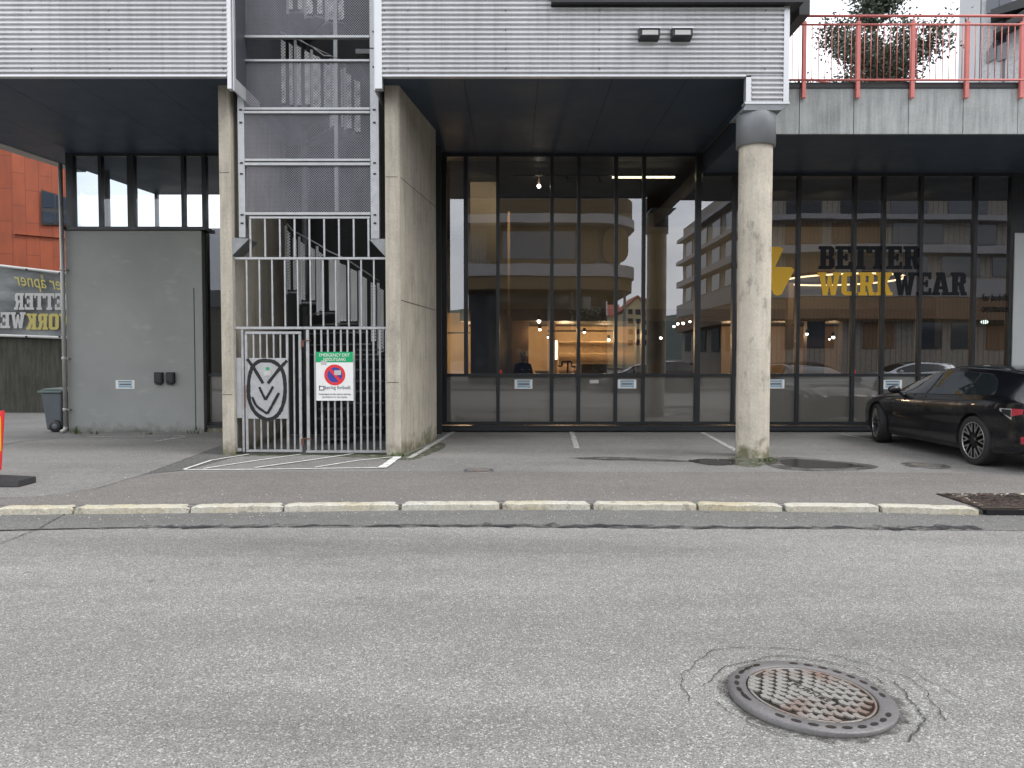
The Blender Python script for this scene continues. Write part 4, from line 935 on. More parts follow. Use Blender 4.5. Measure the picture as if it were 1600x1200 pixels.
fit(font_mesh('Her åpner', shear=.3), bw(22, 112, 428, 455), 'lettering', M['banner_yellow'], bnr)
fit(slab_mesh('BETTER'), bw(22, 116, 458, 484, slope=.02), 'lettering', M['banner_white'], bnr)
fit(slab_mesh('WORK'), bw(41, 116, 490, 515, slope=.02), 'lettering', M['banner_yellow'], bnr)
fit(slab_mesh('WEAR'), bw(-36, 40, 488, 513, slope=.02), 'lettering', M['banner_white'], bnr)
gw = MB()
for px in (41, 93): 
    for py in (421+(px-41)*.11, 526): p = at(px, py, YBr-.13); gw.ball(p, .03, 8, 6)
gw.build('eyelets', M['bolt'], bnr)
YO = YWl+7
ob = thing('orange_building', (xat(40, YO), YO, 0), 'rust orange panel clad building with a dark framed window behind the banner', 'building')
xo0, xo1 = xat(22, YO, 330), xat(22, YO, 330)+1.52
MB().prism([(xo0, YO, 0), (xo1, YO+1.2, 0), (xo1-9, YO+14, 0), (xo0-22, YO+14, 0), (xo0-14, YO-3, 0)], (0, 0, zat(200, YO)+3)).build('wall', M['corten'], ob)
ly = lambda px: YO+3.5*(xat(px, YO)-xo0)/(xo1-xo0)
MB().prism([(xo0+.02, YO-.12, zat(366, YO)), (xo1, YO+1.08, zat(366, YO)), (xo1, YO+1.2, zat(366, YO)), (xo0+.02, YO, zat(366, YO))], (0, 0, .12)).build('ledge', M['corten'], ob)
a, b = 70, 112
def op(px, py, d): # point on the skewed orange wall, d metres in front
    u = (px-800)/F; r_ = ray(px, py); k = (xo1-xo0)/1.2
    # wall: x = xo0+(y-YO)*k
    y = (xo0-YO*k)/((r_[0]/r_[1])-k); t = y/r_[1]; return Vector((r_[0]*t, y-d, CAMZ+r_[2]*t))
fr = MB()
q = [op(68, 297, .03), op(112, 312, .03), op(112, 352, .03), op(68, 352, .03)]
fr.prism(q, (0, -.10, 0)); wf = fr.build('window', M['black_frame'], ob)
for (x0_, y0_, x1_, y1_) in ((70.5, 301, 88, 326), (70.5, 331, 88, 350), (92, 307, 109, 328), (92, 334, 109, 350)):
    MB().prism([op(x0_, y0_, .14), op(x1_, y0_+3, .14), op(x1_, y1_, .14), op(x0_, y1_-1, .14)], (0, -.02, 0)).build('pane', M['winglass'], wf)
p = at(48, 252, YX); MB().box(p.x-.05, p.x+.05, p.y-.05, p.y+.05, p.z-.02, p.z+.05).build('security_camera', M['black'], shop) if False else None
# ================================================================== iron covers
def manhole(cx, cy, r, z, name, label, group=None, text=True, ang=0.0):
    t = thing(name, (cx, cy, z), label, 'manhole cover', group, ang)
    MB().lathe((0,0,0), [(r*1.01, -.02), (r*1.005, .006), (r*.985, .014), (r*.80, .016), (r*.785, .012), (r*.785, -.02)], 96).build('ring', M['iron_ring'], t, local=True)
    for k in range(30):
        hl = MB()
        if k in (3, 4, 13, 14, 22, 23): continue
        a = 2*math.pi*k/30; rr = r*.90; c = (rr*math.cos(a), rr*math.sin(a)); ca, sa = math.cos(a), math.sin(a); vs = []
        for i in range(14):
            b = 2*math.pi*i/14; u, v = .024*math.cos(b)*r/.39, .0125*math.sin(b)*r/.39
            vs.append((c[0]-sa*u+ca*v, c[1]+ca*u+sa*v, .0172))
        hl.add(vs, [tuple(range(14))]); hl.build('hole', M['iron_dark'], t, local=True)
    rl = r*.77
    lid = MB().lathe((0,0,0), [(rl, -.02), (rl, .008), (rl*.975, .011), (rl*.965, .006), (.001, .006)], 80).build('lid', M['iron_dark'], t, local=True)
    MB().lathe((0,0,0), [(rl*.99, .008), (rl*.99, .013), (rl*.955, .013), (rl*.955, .007)], 80).build('lid_rim', M['iron_lid'], lid, local=True)
    tl = MB(); p = .060*r/.39; rr2 = rl*.93
    for i in range(-16, 17):
        for k in range(-16, 17):
            x = i*p+(p*.5 if k % 2 else 0); y = k*p*.80
            # fan pattern: bend the rows
            yy = y+.055*r/.39*math.cos(x/r*3.6); 
            if math.hypot(x, yy) > rr2: continue
            if text and abs(yy) < p*.42 and abs(x) < r*.34: continue
            w, h = p*.475, p*.37; tt = .10*math.sin(k*1.7)
            pts = [(x-w, yy-h*.5, .007), (x-w*.2, yy-h, .007), (x+w, yy-h*.4, .007), (x+w*.9, yy+h, .007), (x-w*.1, yy+h*.55, .007), (x-w*.95, yy+h*.95, .007)]
            tl.prism(pts, (0, 0, .009))
    tl.build('relief', M['iron_lid'], lid, local=True)
    if text:
        MB().box(-r*.33, r*.33, -r*.06, r*.06, .007, .0125).build('name_bar', M['iron_lid'], lid, local=True)
        me = font_mesh('FURNES', .003)
        fit(me, lambda u, v, w: ((u-.5)*r*.56, (v-.5)*r*.075, .0130+.003*w), 'lettering', M['iron_rust'], lid, local=True)
        for tx, a0 in (('FURNES', -.35), ('40T  D400', -1.35)):
            me = font_mesh(tx, .001); n_ = len(tx)
            fit(me, lambda u, v, w, a0=a0, n_=n_: ((r*(.875+.045*v))*math.cos(a0-math.pi/2+(u-.5)*.058*n_), (r*(.875+.045*v)*-1)*math.sin(a0-math.pi/2+(u-.5)*.058*n_)*-1, .0165+.0015*w), 'lettering', M['iron_dark'], t, local=True)
    return t
cm = (gr(1142, 1073, RZ)+gr(1403, 1122, RZ))/2; cN = gr(1250, 1035, RZ); cS = gr(1300, 1158, RZ)
rr = .385
cy = (cN.y+cS.y)/2; cxm = gr(1272, 1096, RZ).x
mh = manhole(cxm, cy, rr, RZ+.010, 'manhole_cover', 'large round patterned iron manhole cover in the road at lower right', None, True, R(-62)); mh.rotation_mode = 'XYZ'; mh.rotation_euler = (Matrix.Rotation(R(1.6), 3, 'Y') @ Matrix.Rotation(R(-62), 3, 'Z')).to_euler()
mbk = MB()   # broken asphalt collar round the cover
vs = []
for k in range(73):
    a = 2*math.pi*k/72; vs += [(cxm+(rr*.99)*math.cos(a), cy+(rr*.99)*math.sin(a), RZ+.003), (cxm+(rr*1.03+rs.uniform(0, .05))*math.cos(a), cy+(rr*1.03+rs.uniform(0, .05))*math.sin(a), RZ+.0025)]
mbk.add(vs, [(2*k, 2*k+1, 2*k+3, 2*k+2) for k in range(72)]); o = mbk.build('broken_asphalt_collar', softdark('collar_dirt', (.05, .047, .042), .40, .62, 30, .9, .8)); struct(o)
M['crackline'] = softdark('fine_crack', (.03, .029, .027), .36, .5, 14)
def arc(r0, a0, a1, w=.007, jit=.02, n=60, dx=0, dy=0):
    ph = rs.uniform(0, 6); pts = []
    for k in range(n+1):
        a = a0+(a1-a0)*k/n; q = r0*(1+.05*math.sin(a*3+ph)+.025*math.sin(a*8+ph*2)+.012*math.sin(a*21+ph))+rs.uniform(-.004, .004)
        pts.append(Vector((cxm+q*math.cos(a), cy+q*math.sin(a)*.95, RZ)))
    struct(ribbon('road_crack', pts, w, RZ+.003, M['crackline'], .35, 2))
arc(.50, R(20), R(165), .006); arc(.64, R(70), R(185), .005); arc(.60, R(-25), R(60), .005); arc(.50, R(-60), R(20), .008)
arc(.76, R(-5), R(45), .004); arc(.45, R(185), R(260), .005)
c2 = gr(748, 736.5); manhole(c2.x, c2.y, .21, .005, 'manhole_cover', 'small rusty round cover in the pavement in front of the concrete wall', None, False)
c3 = gr(1446, 727.5); t3 = manhole(c3.x, c3.y, .26, -.004, 'manhole_cover', 'sunken dark round cover in the asphalt beside the rear wheel of the car', None, False)
o = MB().lathe((c3.x, c3.y, .0), [(.26, .003), (.33, .003)], 40).build('cover_collar', M['damp']); struct(o)
# drain grate with kerb inlet
dg = thing('drain_grate', tuple(gr(1560, 785)), 'rusty drain grate and dark kerb inlet at the right end of the kerb', 'drain')
g0, g1, g2, g3 = gr(1482, 773), gr(1640, 773), gr(1640, 795), gr(1540, 795)
mb = MB(); yA, yB_ = g0.y, g3.y+.02; xA, xB_ = gr(1500, 785).x, gr(1640, 785).x
mb.box(xA, xB_, yB_, yA, .006, .012); mb.build('grate_plate', M['iron_dark'], dg)
gr_ = MB(); rg = random.Random(8)
for k in range(620):
    x, y = rg.uniform(xA+.02, xB_-.02), rg.uniform(yB_+.02, yA-.02); a_ = rg.uniform(-.5, .9); c_, s_ = math.cos(a_)*.028, math.sin(a_)*.028
    gr_.prism([(x-c_-s_*.4, y-s_+c_*.4, .0125), (x+c_-s_*.4, y+s_+c_*.4, .0125), (x+c_+s_*.4, y+s_-c_*.4, .0125), (x-c_+s_*.4, y-s_-c_*.4, .0125)], (0, 0, rg.uniform(.004, .012)))
gr_.build('grate_relief', M['iron_rust'], dg)
MB().prism([gr(1484, 773, .005), gr(1640, 772, .005), gr(1640, 775, .005), gr(1503, 775.5, .005), gr(1541, 792, .005), gr(1532, 792, .005)], (0, 0, .012)).build('stone_frame', M['kerb'], dg)
p0, p1 = gr(1538, 795, .0), gr(1640, 795, .0)
MB().box(p0.x, p1.x, p0.y-.05, p0.y+.02, RZ-.03, -.004).build('kerb_inlet', M['black'], dg)
MB().prism([gr(1520, 786, .016), gr(1640, 788, .016), gr(1640, 793.5, .016), gr(1534, 793.5, .016)], (0, 0, -.02)).build('inlet_lip', M['iron_rust'], dg)
# litter and weeds
q = gr(822, 669.5); l_ = MB().prism([(q.x-.07, q.y-.1, .0), (q.x+.08, q.y-.12, .0), (q.x-.03, q.y-.02, .09)], (0, .03, .01)).build('litter', M['white']); tag(l_, 'crumpled scrap of white paper on the ground by the glass wall', 'litter')
def weed(px, py, n, h, label, Y=None):
    b = gr(px, py); mb = MB(); r_ = random.Random(int(px))
    for k in range(n):
        a = r_.uniform(0, 6.28); d = Vector((math.cos(a), math.sin(a), 0)); hh = h*r_.uniform(.4, 1); o0 = b+Vector((r_.uniform(-.12, .12), r_.uniform(-.03, .0), 0))
        t = o0+d*hh*.45+Vector((0, 0, hh)); s = Vector((-d.y, d.x, 0))*.012; m_ = (o0+t)/2
        mb.add([o0, m_+s, t, m_-s], [(0, 1, 2, 3)])
    o = mb.build('weed', M['weed'], recalc=False); tag(o, label, 'weed', 'weeds along the walls')
weed(120, 679, 26, .20, 'tallest weed, growing beside the foot of the downpipe'); weed(146, 679, 16, .10, 'small weed at the foot of the grey box, left half'); weed(230, 679, 12, .07, 'tiny weed at the foot of the grey box below the black wall boxes')
weed(302, 678, 14, .12, 'reddish weed where the grey box meets the black window'); weed(622, 714, 26, .09, 'weed tuft at the foot of the right concrete wall'); weed(1196, 721, 24, .06, 'weed tuft at the foot of the round column')

gq = MB(); rgq = random.Random(31)
for k in range(420):
    px = rgq.uniform(0, 1600); yy = kerbline[0].y+.25; zone = rgq.random()
    if zone < .45: p = gr(px, rgq.gauss(806, 5), RZ)+Vector((0, 0, .002))
    elif zone < .75: p = gr(px, rgq.gauss(777, 4), 0)+Vector((0, 0, .005))
    else: p = gr(px, rgq.uniform(690, 760), 0)+Vector((0, 0, .005))
    s_ = rgq.uniform(.003, .011); a_ = rgq.uniform(0, 3); c_ = math.cos(a_)*s_; d_ = math.sin(a_)*s_
    gq.add([p+Vector((-c_, -d_, 0)), p+Vector((d_, -c_, 0)), p+Vector((c_, d_, 0)), p+Vector((-d_, c_, 0)), p+Vector((0, 0, s_*.8))], [(0,1,4),(1,2,4),(2,3,4),(3,0,4)])
o = gq.build('grit', M['kerb']); tag(o, 'scattered pale grit along the kerb', kind='stuff')
# ================================================================== cars
CS = [0, .12, .45, .9, 1.35, 1.8, 2.3, 2.8, 3.3, 3.8, 4.2, 4.5, 4.72, 4.9, 4.97]
CW = [.66, .80, .925, .97, .985, .985, .985, .985, .985, .995, .985, .955, .91, .85, .80]
CB = [.30, .22, .19, .19, .19, .19, .19, .19, .19, .19, .20, .23, .27, .32, .36]
CH = [.58, .68, .81, .89, .93, .945, .955, .97, .985, 1.01, 1.03, 1.03, 1.0, .95, .90]
CT = [.60, .71, .86, .945, 1.03, 1.25, 1.40, 1.475, 1.475, 1.455, 1.415, 1.36, 1.17, .97, .91]
CU = [.45, .60, .70, .74, .72, .61, .585, .58, .575, .565, .555, .56, .60, .62, .6]
def lerpk(A, s):
    if s <= CS[0]: return A[0]
    if s >= CS[-1]: return A[-1]
    for i in range(len(CS)-1):
        if CS[i] <= s <= CS[i+1]: break
    t = (s-CS[i])/(CS[i+1]-CS[i]); h = CS[i+1]-CS[i]
    m0 = (A[i+1]-A[max(i-1, 0)])/(CS[i+1]-CS[max(i-1, 0)]); m1 = (A[min(i+2, len(A)-1)]-A[i])/(CS[min(i+2, len(A)-1)]-CS[i])
    return (2*t**3-3*t*t+1)*A[i]+(t**3-2*t*t+t)*h*m0+(-2*t**3+3*t*t)*A[i+1]+(t**3-t*t)*h*m1
def section(s):
    w, b, h, t, u = (lerpk(A, s) for A in (CW, CB, CH, CT, CU)); g = max(min((t-h)/.48, 1), .02)
    return [(0, b), (w*.82, b), (w*.955, b+.05), (w*.985, b+.16), (w*.985, .55*(h/.95)), (w*1.0, h-.22), (w*.985, h-.07), (w*.945, h), (w*.925-.0*g, h+.035*g),
            (u+(w*.925-u)*.5, h+(t-.07*g-h)*.55), (u+.035, t-.085*g), (u-.01, t-.035*g), (u*.75, t-.008), (u*.4, t+.008), (0, t+.012)]
def sec_at(s, t):   # t in 0..14, Catmull-Rom through the section
    P_ = section(s); i = min(int(t), len(P_)-2); f = t-i
    a, b, c, d = P_[max(i-1, 0)], P_[i], P_[i+1], P_[min(i+2, len(P_)-1)]
    def cr(k): return .5*((2*b[k])+(c[k]-a[k])*f+(2*a[k]-5*b[k]+4*c[k]-d[k])*f*f+(3*b[k]-a[k]-3*c[k]+d[k])*f**3)*1.0
    if i in (0, 7, 8, 9): return (b[0]+(c[0]-b[0])*f, b[1]+(c[1]-b[1])*f)
    return (cr(0), cr(1))
def Wside(s, z):
    P_ = [sec_at(s, t*.1) for t in range(15, 121)]; best = P_[0]
    for a, b in zip(P_, P_[1:]):
        if a[1] <= z <= b[1] and b[1] > a[1]: 
            f = (z-a[1])/(b[1]-a[1]); return a[0]+(b[0]-a[0])*f
    return P_[-1][0]
LEN = 4.97; S0 = 2.42   # s of the origin (midway between axles)
def car(loc, rz, label, paint, cat='car', steer=0, group=None, detail=True):
    root = thing('parked_car', loc, label, cat, group, rz)
    def L3(s, x, z): return (x, S0-s, z)
    ss_ = [LEN*i/120 for i in range(121)]; ts = [i*.25 for i in range(57)]
    vs = []; fs = []; nr = 2*len(ts)-2
    for s in ss_:
        h = [sec_at(s, t) for t in ts]; ring = [L3(s, x, z) for x, z in h]+[L3(s, -x, z) for x, z in reversed(h[1:-1])]
        vs += ring
    for i in range(len(ss_)-1):
        for k in range(nr): fs.append((i*nr+k, i*nr+(k+1)%nr, (i+1)*nr+(k+1)%nr, (i+1)*nr+k))
    fs += [tuple(range(nr)), tuple(range(len(ss_)*nr-1, (len(ss_)-1)*nr-1, -1))]
    body = MB().add(vs, fs, 0, True).build('body', [M[paint], M['darktrim']], root, local=True)
    cut = MB()
    for sa in (.92, 3.92):
        for sg in (-1, 1):
            y = S0-sa; cut.lathe((0, y, .37), [(.41, sg*.62), (.41, sg*1.3)], 40, 'x', cap=True)
    # four separate cylinders with caps
    co = cut.build('cut', M['darktrim'], None, local=True); md = body.modifiers.new('a', 'BOOLEAN'); md.object = co; md.operation = 'DIFFERENCE'; md.solver = 'EXACT'
    dg_ = bpy.context.evaluated_depsgraph_get(); dg_.update(); co_m = co.data
    co.matrix_world = Matrix.Identity(4); bx = root.location.copy(), root.rotation_euler.copy(); root.location = (0,0,0); root.rotation_euler = (0,0,0)
    dg_.update(); me = bpy.data.meshes.new_from_object(body.evaluated_get(dg_)); body.modifiers.clear(); body.data = me; bpy.data.objects.remove(co)
    root.location, root.rotation_euler = bx
    while len(me.materials) < 2: me.materials.append(M['darktrim'])
    for p in me.polygons:
        c = p.center; p.use_smooth = True; p.material_index = 0
        for sa in (.92, 3.92):
            d = math.hypot(c.y-(S0-sa), c.z-.37)
            if (d < .415 and abs(c.x) < .975 and abs(p.normal.x) > .9 and abs(c.x) < .64) or (abs(d-.41) < .012 and abs(p.normal.x) < .5): p.material_index = 1
        if c.z < .235: p.material_index = 1
    me.set_sharp_from_angle(angle=R(35))
    def patch(name, s0, s1, zl, zu, side, mat, off=.006, ns=26, nz=6):
        vs = []
        for i in range(ns+1):
            s = s0+(s1-s0)*i/ns; a, b = zl(s), zu(s)
            for k in range(nz+1):
                z = a+(b-a)*k/nz; vs.append(L3(s, side*(Wside(s, z)+off), z))
        return MB().add(vs, [(i*(nz+1)+k, i*(nz+1)+k+1, (i+1)*(nz+1)+k+1, (i+1)*(nz+1)+k) for i in range(ns) for k in range(nz)], 0, True).build(name, M[mat], root, local=True, recalc=False)
    zl = lambda s: lerpk(CH, s)+.045
    def zu(s):
        t = lerpk(CT, s)-.095
        if s > 3.75: t = t-(s-3.75)**1.8*.75
        return max(t, zl(s)+.004)
    for side in (-1, 1):
        patch('window_surround', 1.60, 4.27, lambda s: zl(s)-.007, lambda s: zu(s)+.007, side, 'darktrim', .003, 60, 3)
        patch('side_window', 1.66, 2.50, zl, zu, side, 'carglass', .008); patch('side_window', 2.58, 3.52, zl, zu, side, 'carglass', .008); patch('side_window', 3.57, 4.2, zl, zu, side, 'carglass', .008)
        patch('sill_trim', 1.38, 3.46, lambda s: .20, lambda s: .27, side, 'darktrim', .006)
        # panel gaps
        for sd in (1.52, 2.54, 3.50):
            patch('panel_gap', sd, sd+.014, lambda s: .28, lambda s: lerpk(CH, s)+.02, side, 'black', .002, 1, 18)
        for sd in (1.95, 2.95): patch('door_handle', sd+.25, sd+.46, lambda s: .80, lambda s: .825, side, 'darktrim', .006, 4, 2)
        # mirror
        mx_ = side*.95; mz = lerpk(CH, 1.7)+.10
        m_ = MB().ball((side*1.04, S0-1.72, mz), .1, 14, 10, (1.15, .62, .72)).bar((side*.90, S0-1.70, mz-.08), (side*1.0, S0-1.72, mz-.03), .05, .035)
        m_.build('mirror', M[paint], root, local=True)
        # lights
        patch('tail_light', 4.70, 4.86, lambda s: .79+.04*(s-4.7)/.16, lambda s: .90, side, 'taillight', .010, 6, 4)
        patch('lamp_surround', 4.50, 4.70, lambda s: .86-.12*(s-4.5)/.2, lambda s: .895, side, 'carlens', .005, 6, 3)
        patch('lamp_inner', 4.54, 4.69, lambda s: .85-.08*(s-4.5)/.2, lambda s: .883, side, 'black', .008, 6, 3)
        patch('reflector', 4.83, 4.885, lambda s: .42, lambda s: .52, side, 'taillight', .008, 3, 3)
        patch('headlight', .10, .42, lambda s: .60, lambda s: .64+.10*(s/.42), side, 'carlens', .006, 8, 3)
    def toppatch(name, s0, s1, t0, mat, off=.006):
        vs = []; ns, nk = 14, 16
        for i in range(ns+1):
            s = s0+(s1-s0)*i/ns
            for k in range(nk+1):
                q = -1+2*k/nk; x, z = sec_at(s, 14-(14-t0)*abs(q)); vs.append(L3(s, (x+.0)*(1 if q > 0 else -1), z+off))
        MB().add(vs, [(i*(nk+1)+k, i*(nk+1)+k+1, (i+1)*(nk+1)+k+1, (i+1)*(nk+1)+k) for i in range(ns) for k in range(nk)], 0, True).build(name, M[mat], root, local=True, recalc=False)
    toppatch('windscreen', 1.30, 2.12, 10.6, 'carglass', .008); toppatch('glass_roof', 2.2, 4.05, 11.5, 'carglass', .006); toppatch('rear_window', 4.50, 4.76, 10.8, 'carglass', .010)
    # spoiler, rear band, number plate, bumper diffuser
    sp_ = MB(); z = lerpk(CT, 4.4)+.015
    sp_.prism([(-.60, S0-4.30, z), (.60, S0-4.30, z), (.52, S0-4.66, z-.035), (-.52, S0-4.66, z-.035)], (0, 0, .022)); sp_.build('spoiler', M[paint], root, local=True, bevel=.006)
    MB().prism([(-.84, S0-4.91, .84), (.84, S0-4.91, .84), (.78, S0-4.985, .84), (-.78, S0-4.985, .84)], (0, 0, .035)).build('light_bar', M['taillight'], root, local=True)
    MB().prism([(-.80, S0-4.90, .70), (.80, S0-4.90, .70), (.76, S0-4.99, .70), (-.76, S0-4.99, .70)], (0, 0, .025)).build('trim_strip', M['chrome'], root, local=True)
    MB().box(-.26, .26, S0-4.985, S0-4.975, .56, .67).build('number_plate', M['white_dim'], root, local=True)
    MB().prism([(-.78, S0-4.88, .30), (.78, S0-4.88, .30), (.74, S0-4.99, .30), (-.74, S0-4.99, .30)], (0, 0, .15)).build('diffuser', M['darktrim'], root, local=True, bevel=.01)
    # roof fin
    MB().prism([(-.012, S0-3.95, 1.425), (-.012, S0-4.12, 1.40), (-.012, S0-4.10, 1.455)], (.024, 0, 0)).build('antenna_fin', M[paint], root, local=True)
    # wheels
    rw = .372
    def wheel(name_loc, sgn, rot):
        w = MB().lathe((0,0,0), [(.272, -.11), (.345, -.118), (.365, -.10), (rw, -.06), (rw, .06), (.365, .10), (.345, .118), (.272, .11)], 56, 'x').build('wheel', M['tyre'], root, local=True)
        w.location = name_loc; w.rotation_euler = (0, 0, rot)
        xf = sgn*.108
        MB().lathe((0,0,0), [(.262, -.10), (.25, 0), (.262, .10)], 48, 'x').lathe((sgn*.035, 0, 0), [(.258, 0), (.0001, 0)], 48, 'x').build('rim', M['rimdark'], w, local=True)
        MB().lathe((sgn*.09, 0, 0), [(.17, -.012), (.17, .0), (.06, 0)], 40, 'x').build('brake_disc', M['rimdark'], w, local=True) if False else None
        MB().lathe((0,0,0), [(.274, xf*.98), (.274, xf*1.03), (.264, xf*1.03), (.264, xf*.9)], 56, 'x').build('rim_edge', M['rimsilver'], w, local=True)
        spk = MB(); spd = MB()
        for k in range(10):
            a = 2*math.pi*k/10
            def q(r_, da, dx=0): return Vector((xf*.96+sgn*dx, r_*math.cos(a+da), r_*math.sin(a+da)))
            sw = [(.055, 0), (.125, .02), (.19, .10), (.262, .13)]; sw2 = [(.125, .02), (.18, -.10), (.262, -.17)]
            for pth in (sw, sw2):
                for (r0_, d0), (r1_, d1) in zip(pth, pth[1:]):
                    spd.bar(q(r0_, d0, -.02), q(r1_, d1, -.02), .032, .03, up=(1, 0, 0))
                    if r0_ > .06: spk.bar(q(r0_, d0-.03, .0), q(r1_, d1-.03, .0), .009, .008, up=(1, 0, 0)); spk.bar(q(r0_, d0+.03, .0), q(r1_, d1+.03, .0), .005, .008, up=(1, 0, 0))
        spd.build('spokes', M['rimdark'], w, local=True); spk.build('spoke_edges', M['rimsilver'], w, local=True)
        MB().lathe((0,0,0), [(.058, xf*.85), (.055, xf*1.0), (.0001, xf*1.0)], 24, 'x').build('hub_cap', M['rimdark'], w, local=True)
    for sa, rt in ((.92, steer), (3.92, 0)):
        for sgn in (-1, 1): wheel((sgn*(.86), S0-sa, rw), sgn, rt)
    return root
black = car((7.90, 12.50, .0), R(-.6), 'black estate car with tinted windows parked nose-in beside the glass front', 'carpaint', steer=R(-14))
# parked cars across the road (seen mirrored in the shop windows)
def vg(px, Yv): return (px-800)/F*Yv
car((vg(1412, 35.3), 2*YG-35.3, RZ), R(90), 'white car parked across the road, mirrored in the glass above the black car', 'carpaint_white', group=None)
car((vg(1250, 35.3), 2*YG-35.3+.2, RZ), R(-90), 'silver grey car parked across the road behind the viewpoint', 'carpaint_grey')
car((vg(1010, 36), 2*YG-36.0, RZ), R(90), 'dark grey car parked across the road near the tree', 'carpaint')
# ================================================================== people
def person(loc, rz, label, seated=False, phone=False):
    root = thing('person', loc, label, 'person', None, rz)
    hip = .52 if seated else .92; dz = hip-.92
    J = {'pel': (0, 0, hip), 'bel': (0, .01, hip+.18), 'che': (0, 0, hip+.38), 'nek': (0, 0, hip+.54), 'hd0': (0, -.01, hip+.60),
         'sL': (-.18, 0, hip+.47), 'sR': (.18, 0, hip+.47)}
    if phone: J.update(eL=(-.23, -.06, hip+.20), eR=(.23, -.06, hip+.20), wL=(-.09, -.26, hip+.36), wR=(.09, -.26, hip+.36))
    else: J.update(eL=(-.24, -.02, hip+.18), eR=(.24, -.02, hip+.18), wL=(-.20, -.24, hip+.12), wR=(.20, -.24, hip+.12))
    if seated: J.update(hL=(-.10, 0, hip-.02), hR=(.10, 0, hip-.02), kL=(-.12, -.42, hip), kR=(.12, -.42, hip), aL=(-.12, -.40, .09), aR=(.12, -.40, .09), tL=(-.12, -.56, .04), tR=(.12, -.56, .04))
    else: J.update(hL=(-.10, 0, hip-.04), hR=(.10, 0, hip-.04), kL=(-.11, -.02, .49), kR=(.11, -.02, .49), aL=(-.12, .02, .09), aR=(.12, .02, .09), tL=(-.13, -.15, .04), tR=(.13, -.15, .04))
    E = [('pel','bel'),('bel','che'),('che','nek'),('nek','hd0'),('che','sL'),('sL','eL'),('eL','wL'),('che','sR'),('sR','eR'),('eR','wR'),('pel','hL'),('hL','kL'),('kL','aL'),('aL','tL'),('pel','hR'),('hR','kR'),('kR','aR'),('aR','tR')]
    RD = dict(pel=(.15,.12), bel=(.14,.11), che=(.17,.12), nek=(.06,.06), hd0=(.055,.055), sL=(.07,.07), sR=(.07,.07), eL=(.048,.048), eR=(.048,.048), wL=(.032,.032), wR=(.032,.032), hL=(.10,.10), hR=(.10,.10), kL=(.065,.065), kR=(.065,.065), aL=(.045,.045), aR=(.045,.045), tL=(.04,.035), tR=(.04,.035))
    names = list(J); me = bpy.data.meshes.new('body'); me.from_pydata([J[n] for n in names], [(names.index(a), names.index(b)) for a, b in E], [])
    o = bpy.data.objects.new('body', me); COL.objects.link(o)
    sk = o.modifiers.new('s', 'SKIN'); sk.use_smooth_shade = True
    for i, n in enumerate(names): me.skin_vertices[0].data[i].radius = RD[n]
    me.skin_vertices[0].data[0].use_root = True
    o.modifiers.new('u', 'SUBSURF').levels = 2; o.modifiers['u'].render_levels = 2
    dg_ = bpy.context.evaluated_depsgraph_get(); dg_.update(); m2 = bpy.data.meshes.new_from_object(o.evaluated_get(dg_)); o.modifiers.clear(); o.data = m2
    m2.materials.clear(); m2.materials.append(M['cloth_dark']); m2.materials.append(M['skin']); o.parent = root
    for p in m2.polygons:
        p.use_smooth = True
        if p.center.z > hip+.545 and abs(p.center.x) < .08: p.material_index = 1
    # head and hands belong to the same body mesh
    hd_ = MB(); hc = Vector((0, -.015, hip+.70)); hd_.ball(hc, .105, 24, 18, (.80, .95, 1.18)); hd_.ball(hc+Vector((0, -.10, -.02)), .018, 8, 6, (.8, 1, 1.4))
    for s in (-1, 1): hd_.ball(hc+Vector((s*.085, 0, -.01)), .024, 8, 6, (.4, .8, 1.2))
    for s, w in ((-1, 'wL'), (1, 'wR')):
        wv = Vector(J[w]); hd_.ball(wv+Vector((0, -.05, .01)), .042, 12, 8, (.9, 1.1, .55))
        for k in range(4): fx = wv+Vector(((k-1.5)*.018, -.08, .012)); hd_.tube([fx, fx+Vector((0, -.035, -.004)), fx+Vector((0, -.052-.006*(k in (1, 2)), -.024))], [.009, .0085, .007], 7)
        hd_.tube([wv+Vector((-s*.03, -.03, .01)), wv+Vector((-s*.052, -.065, .0))], [.011, .008], 7)
    h = hd_.build('head_part', M['skin'], None, local=True); bm = bmesh.new(); bm.from_mesh(m2); n0 = len(bm.faces); bm.from_mesh(h.data); bm.faces.ensure_lookup_table()
    for f in bm.faces[n0:]: f.material_index = 1; f.smooth = True
    bm.to_mesh(m2); bm.free(); bpy.data.objects.remove(h)
    hr = MB(); hr.ball(hc+Vector((0, .018, .03)), .112, 24, 18, (.84, .95, 1.12)); hr.build('hair', M['hair'], root, local=True)
    for s in (-1, 1):
        MB().ball(hc+Vector((s*.035, -.092, .012)), .012, 8, 6).build('eye', M['black'], root, local=True)
    MB().ball(hc+Vector((0, -.094, -.062)), .022, 8, 6, (1, .3, .25)).build('mouth', M['rust'], root, local=True)
    if phone: tag(B(-.08, .08, -.345, -.335, hip+.36, hip+.44).build('phone', M['black'], root, local=True))
    return root
person((xat(817, 19.4), 19.4, .02), R(12), 'person in dark blue clothes standing behind the glass left of the bright doorway', False, True)
person((xat(1533, 17.9), 17.9, .02), R(70), 'dark haired person seated behind the rightmost glass pane', True)
ch = thing('office_chair', (xat(1533, 17.9), 17.95, .02), 'dark chair under the seated person', 'chair')
cx_ = xat(1533, 17.9); MB().box(cx_-.23, cx_+.23, 17.72, 18.15, .40, .45).build('seat', M['black'], ch, bevel=.01); MB().box(cx_-.22, cx_-.18, 17.72, 18.15, .47, .95).build('backrest', M['black'], ch, bevel=.01); MB().tube([(cx_, 17.93, .06), (cx_, 17.93, .40)], .03, 10).build('stem', M['black'], ch)
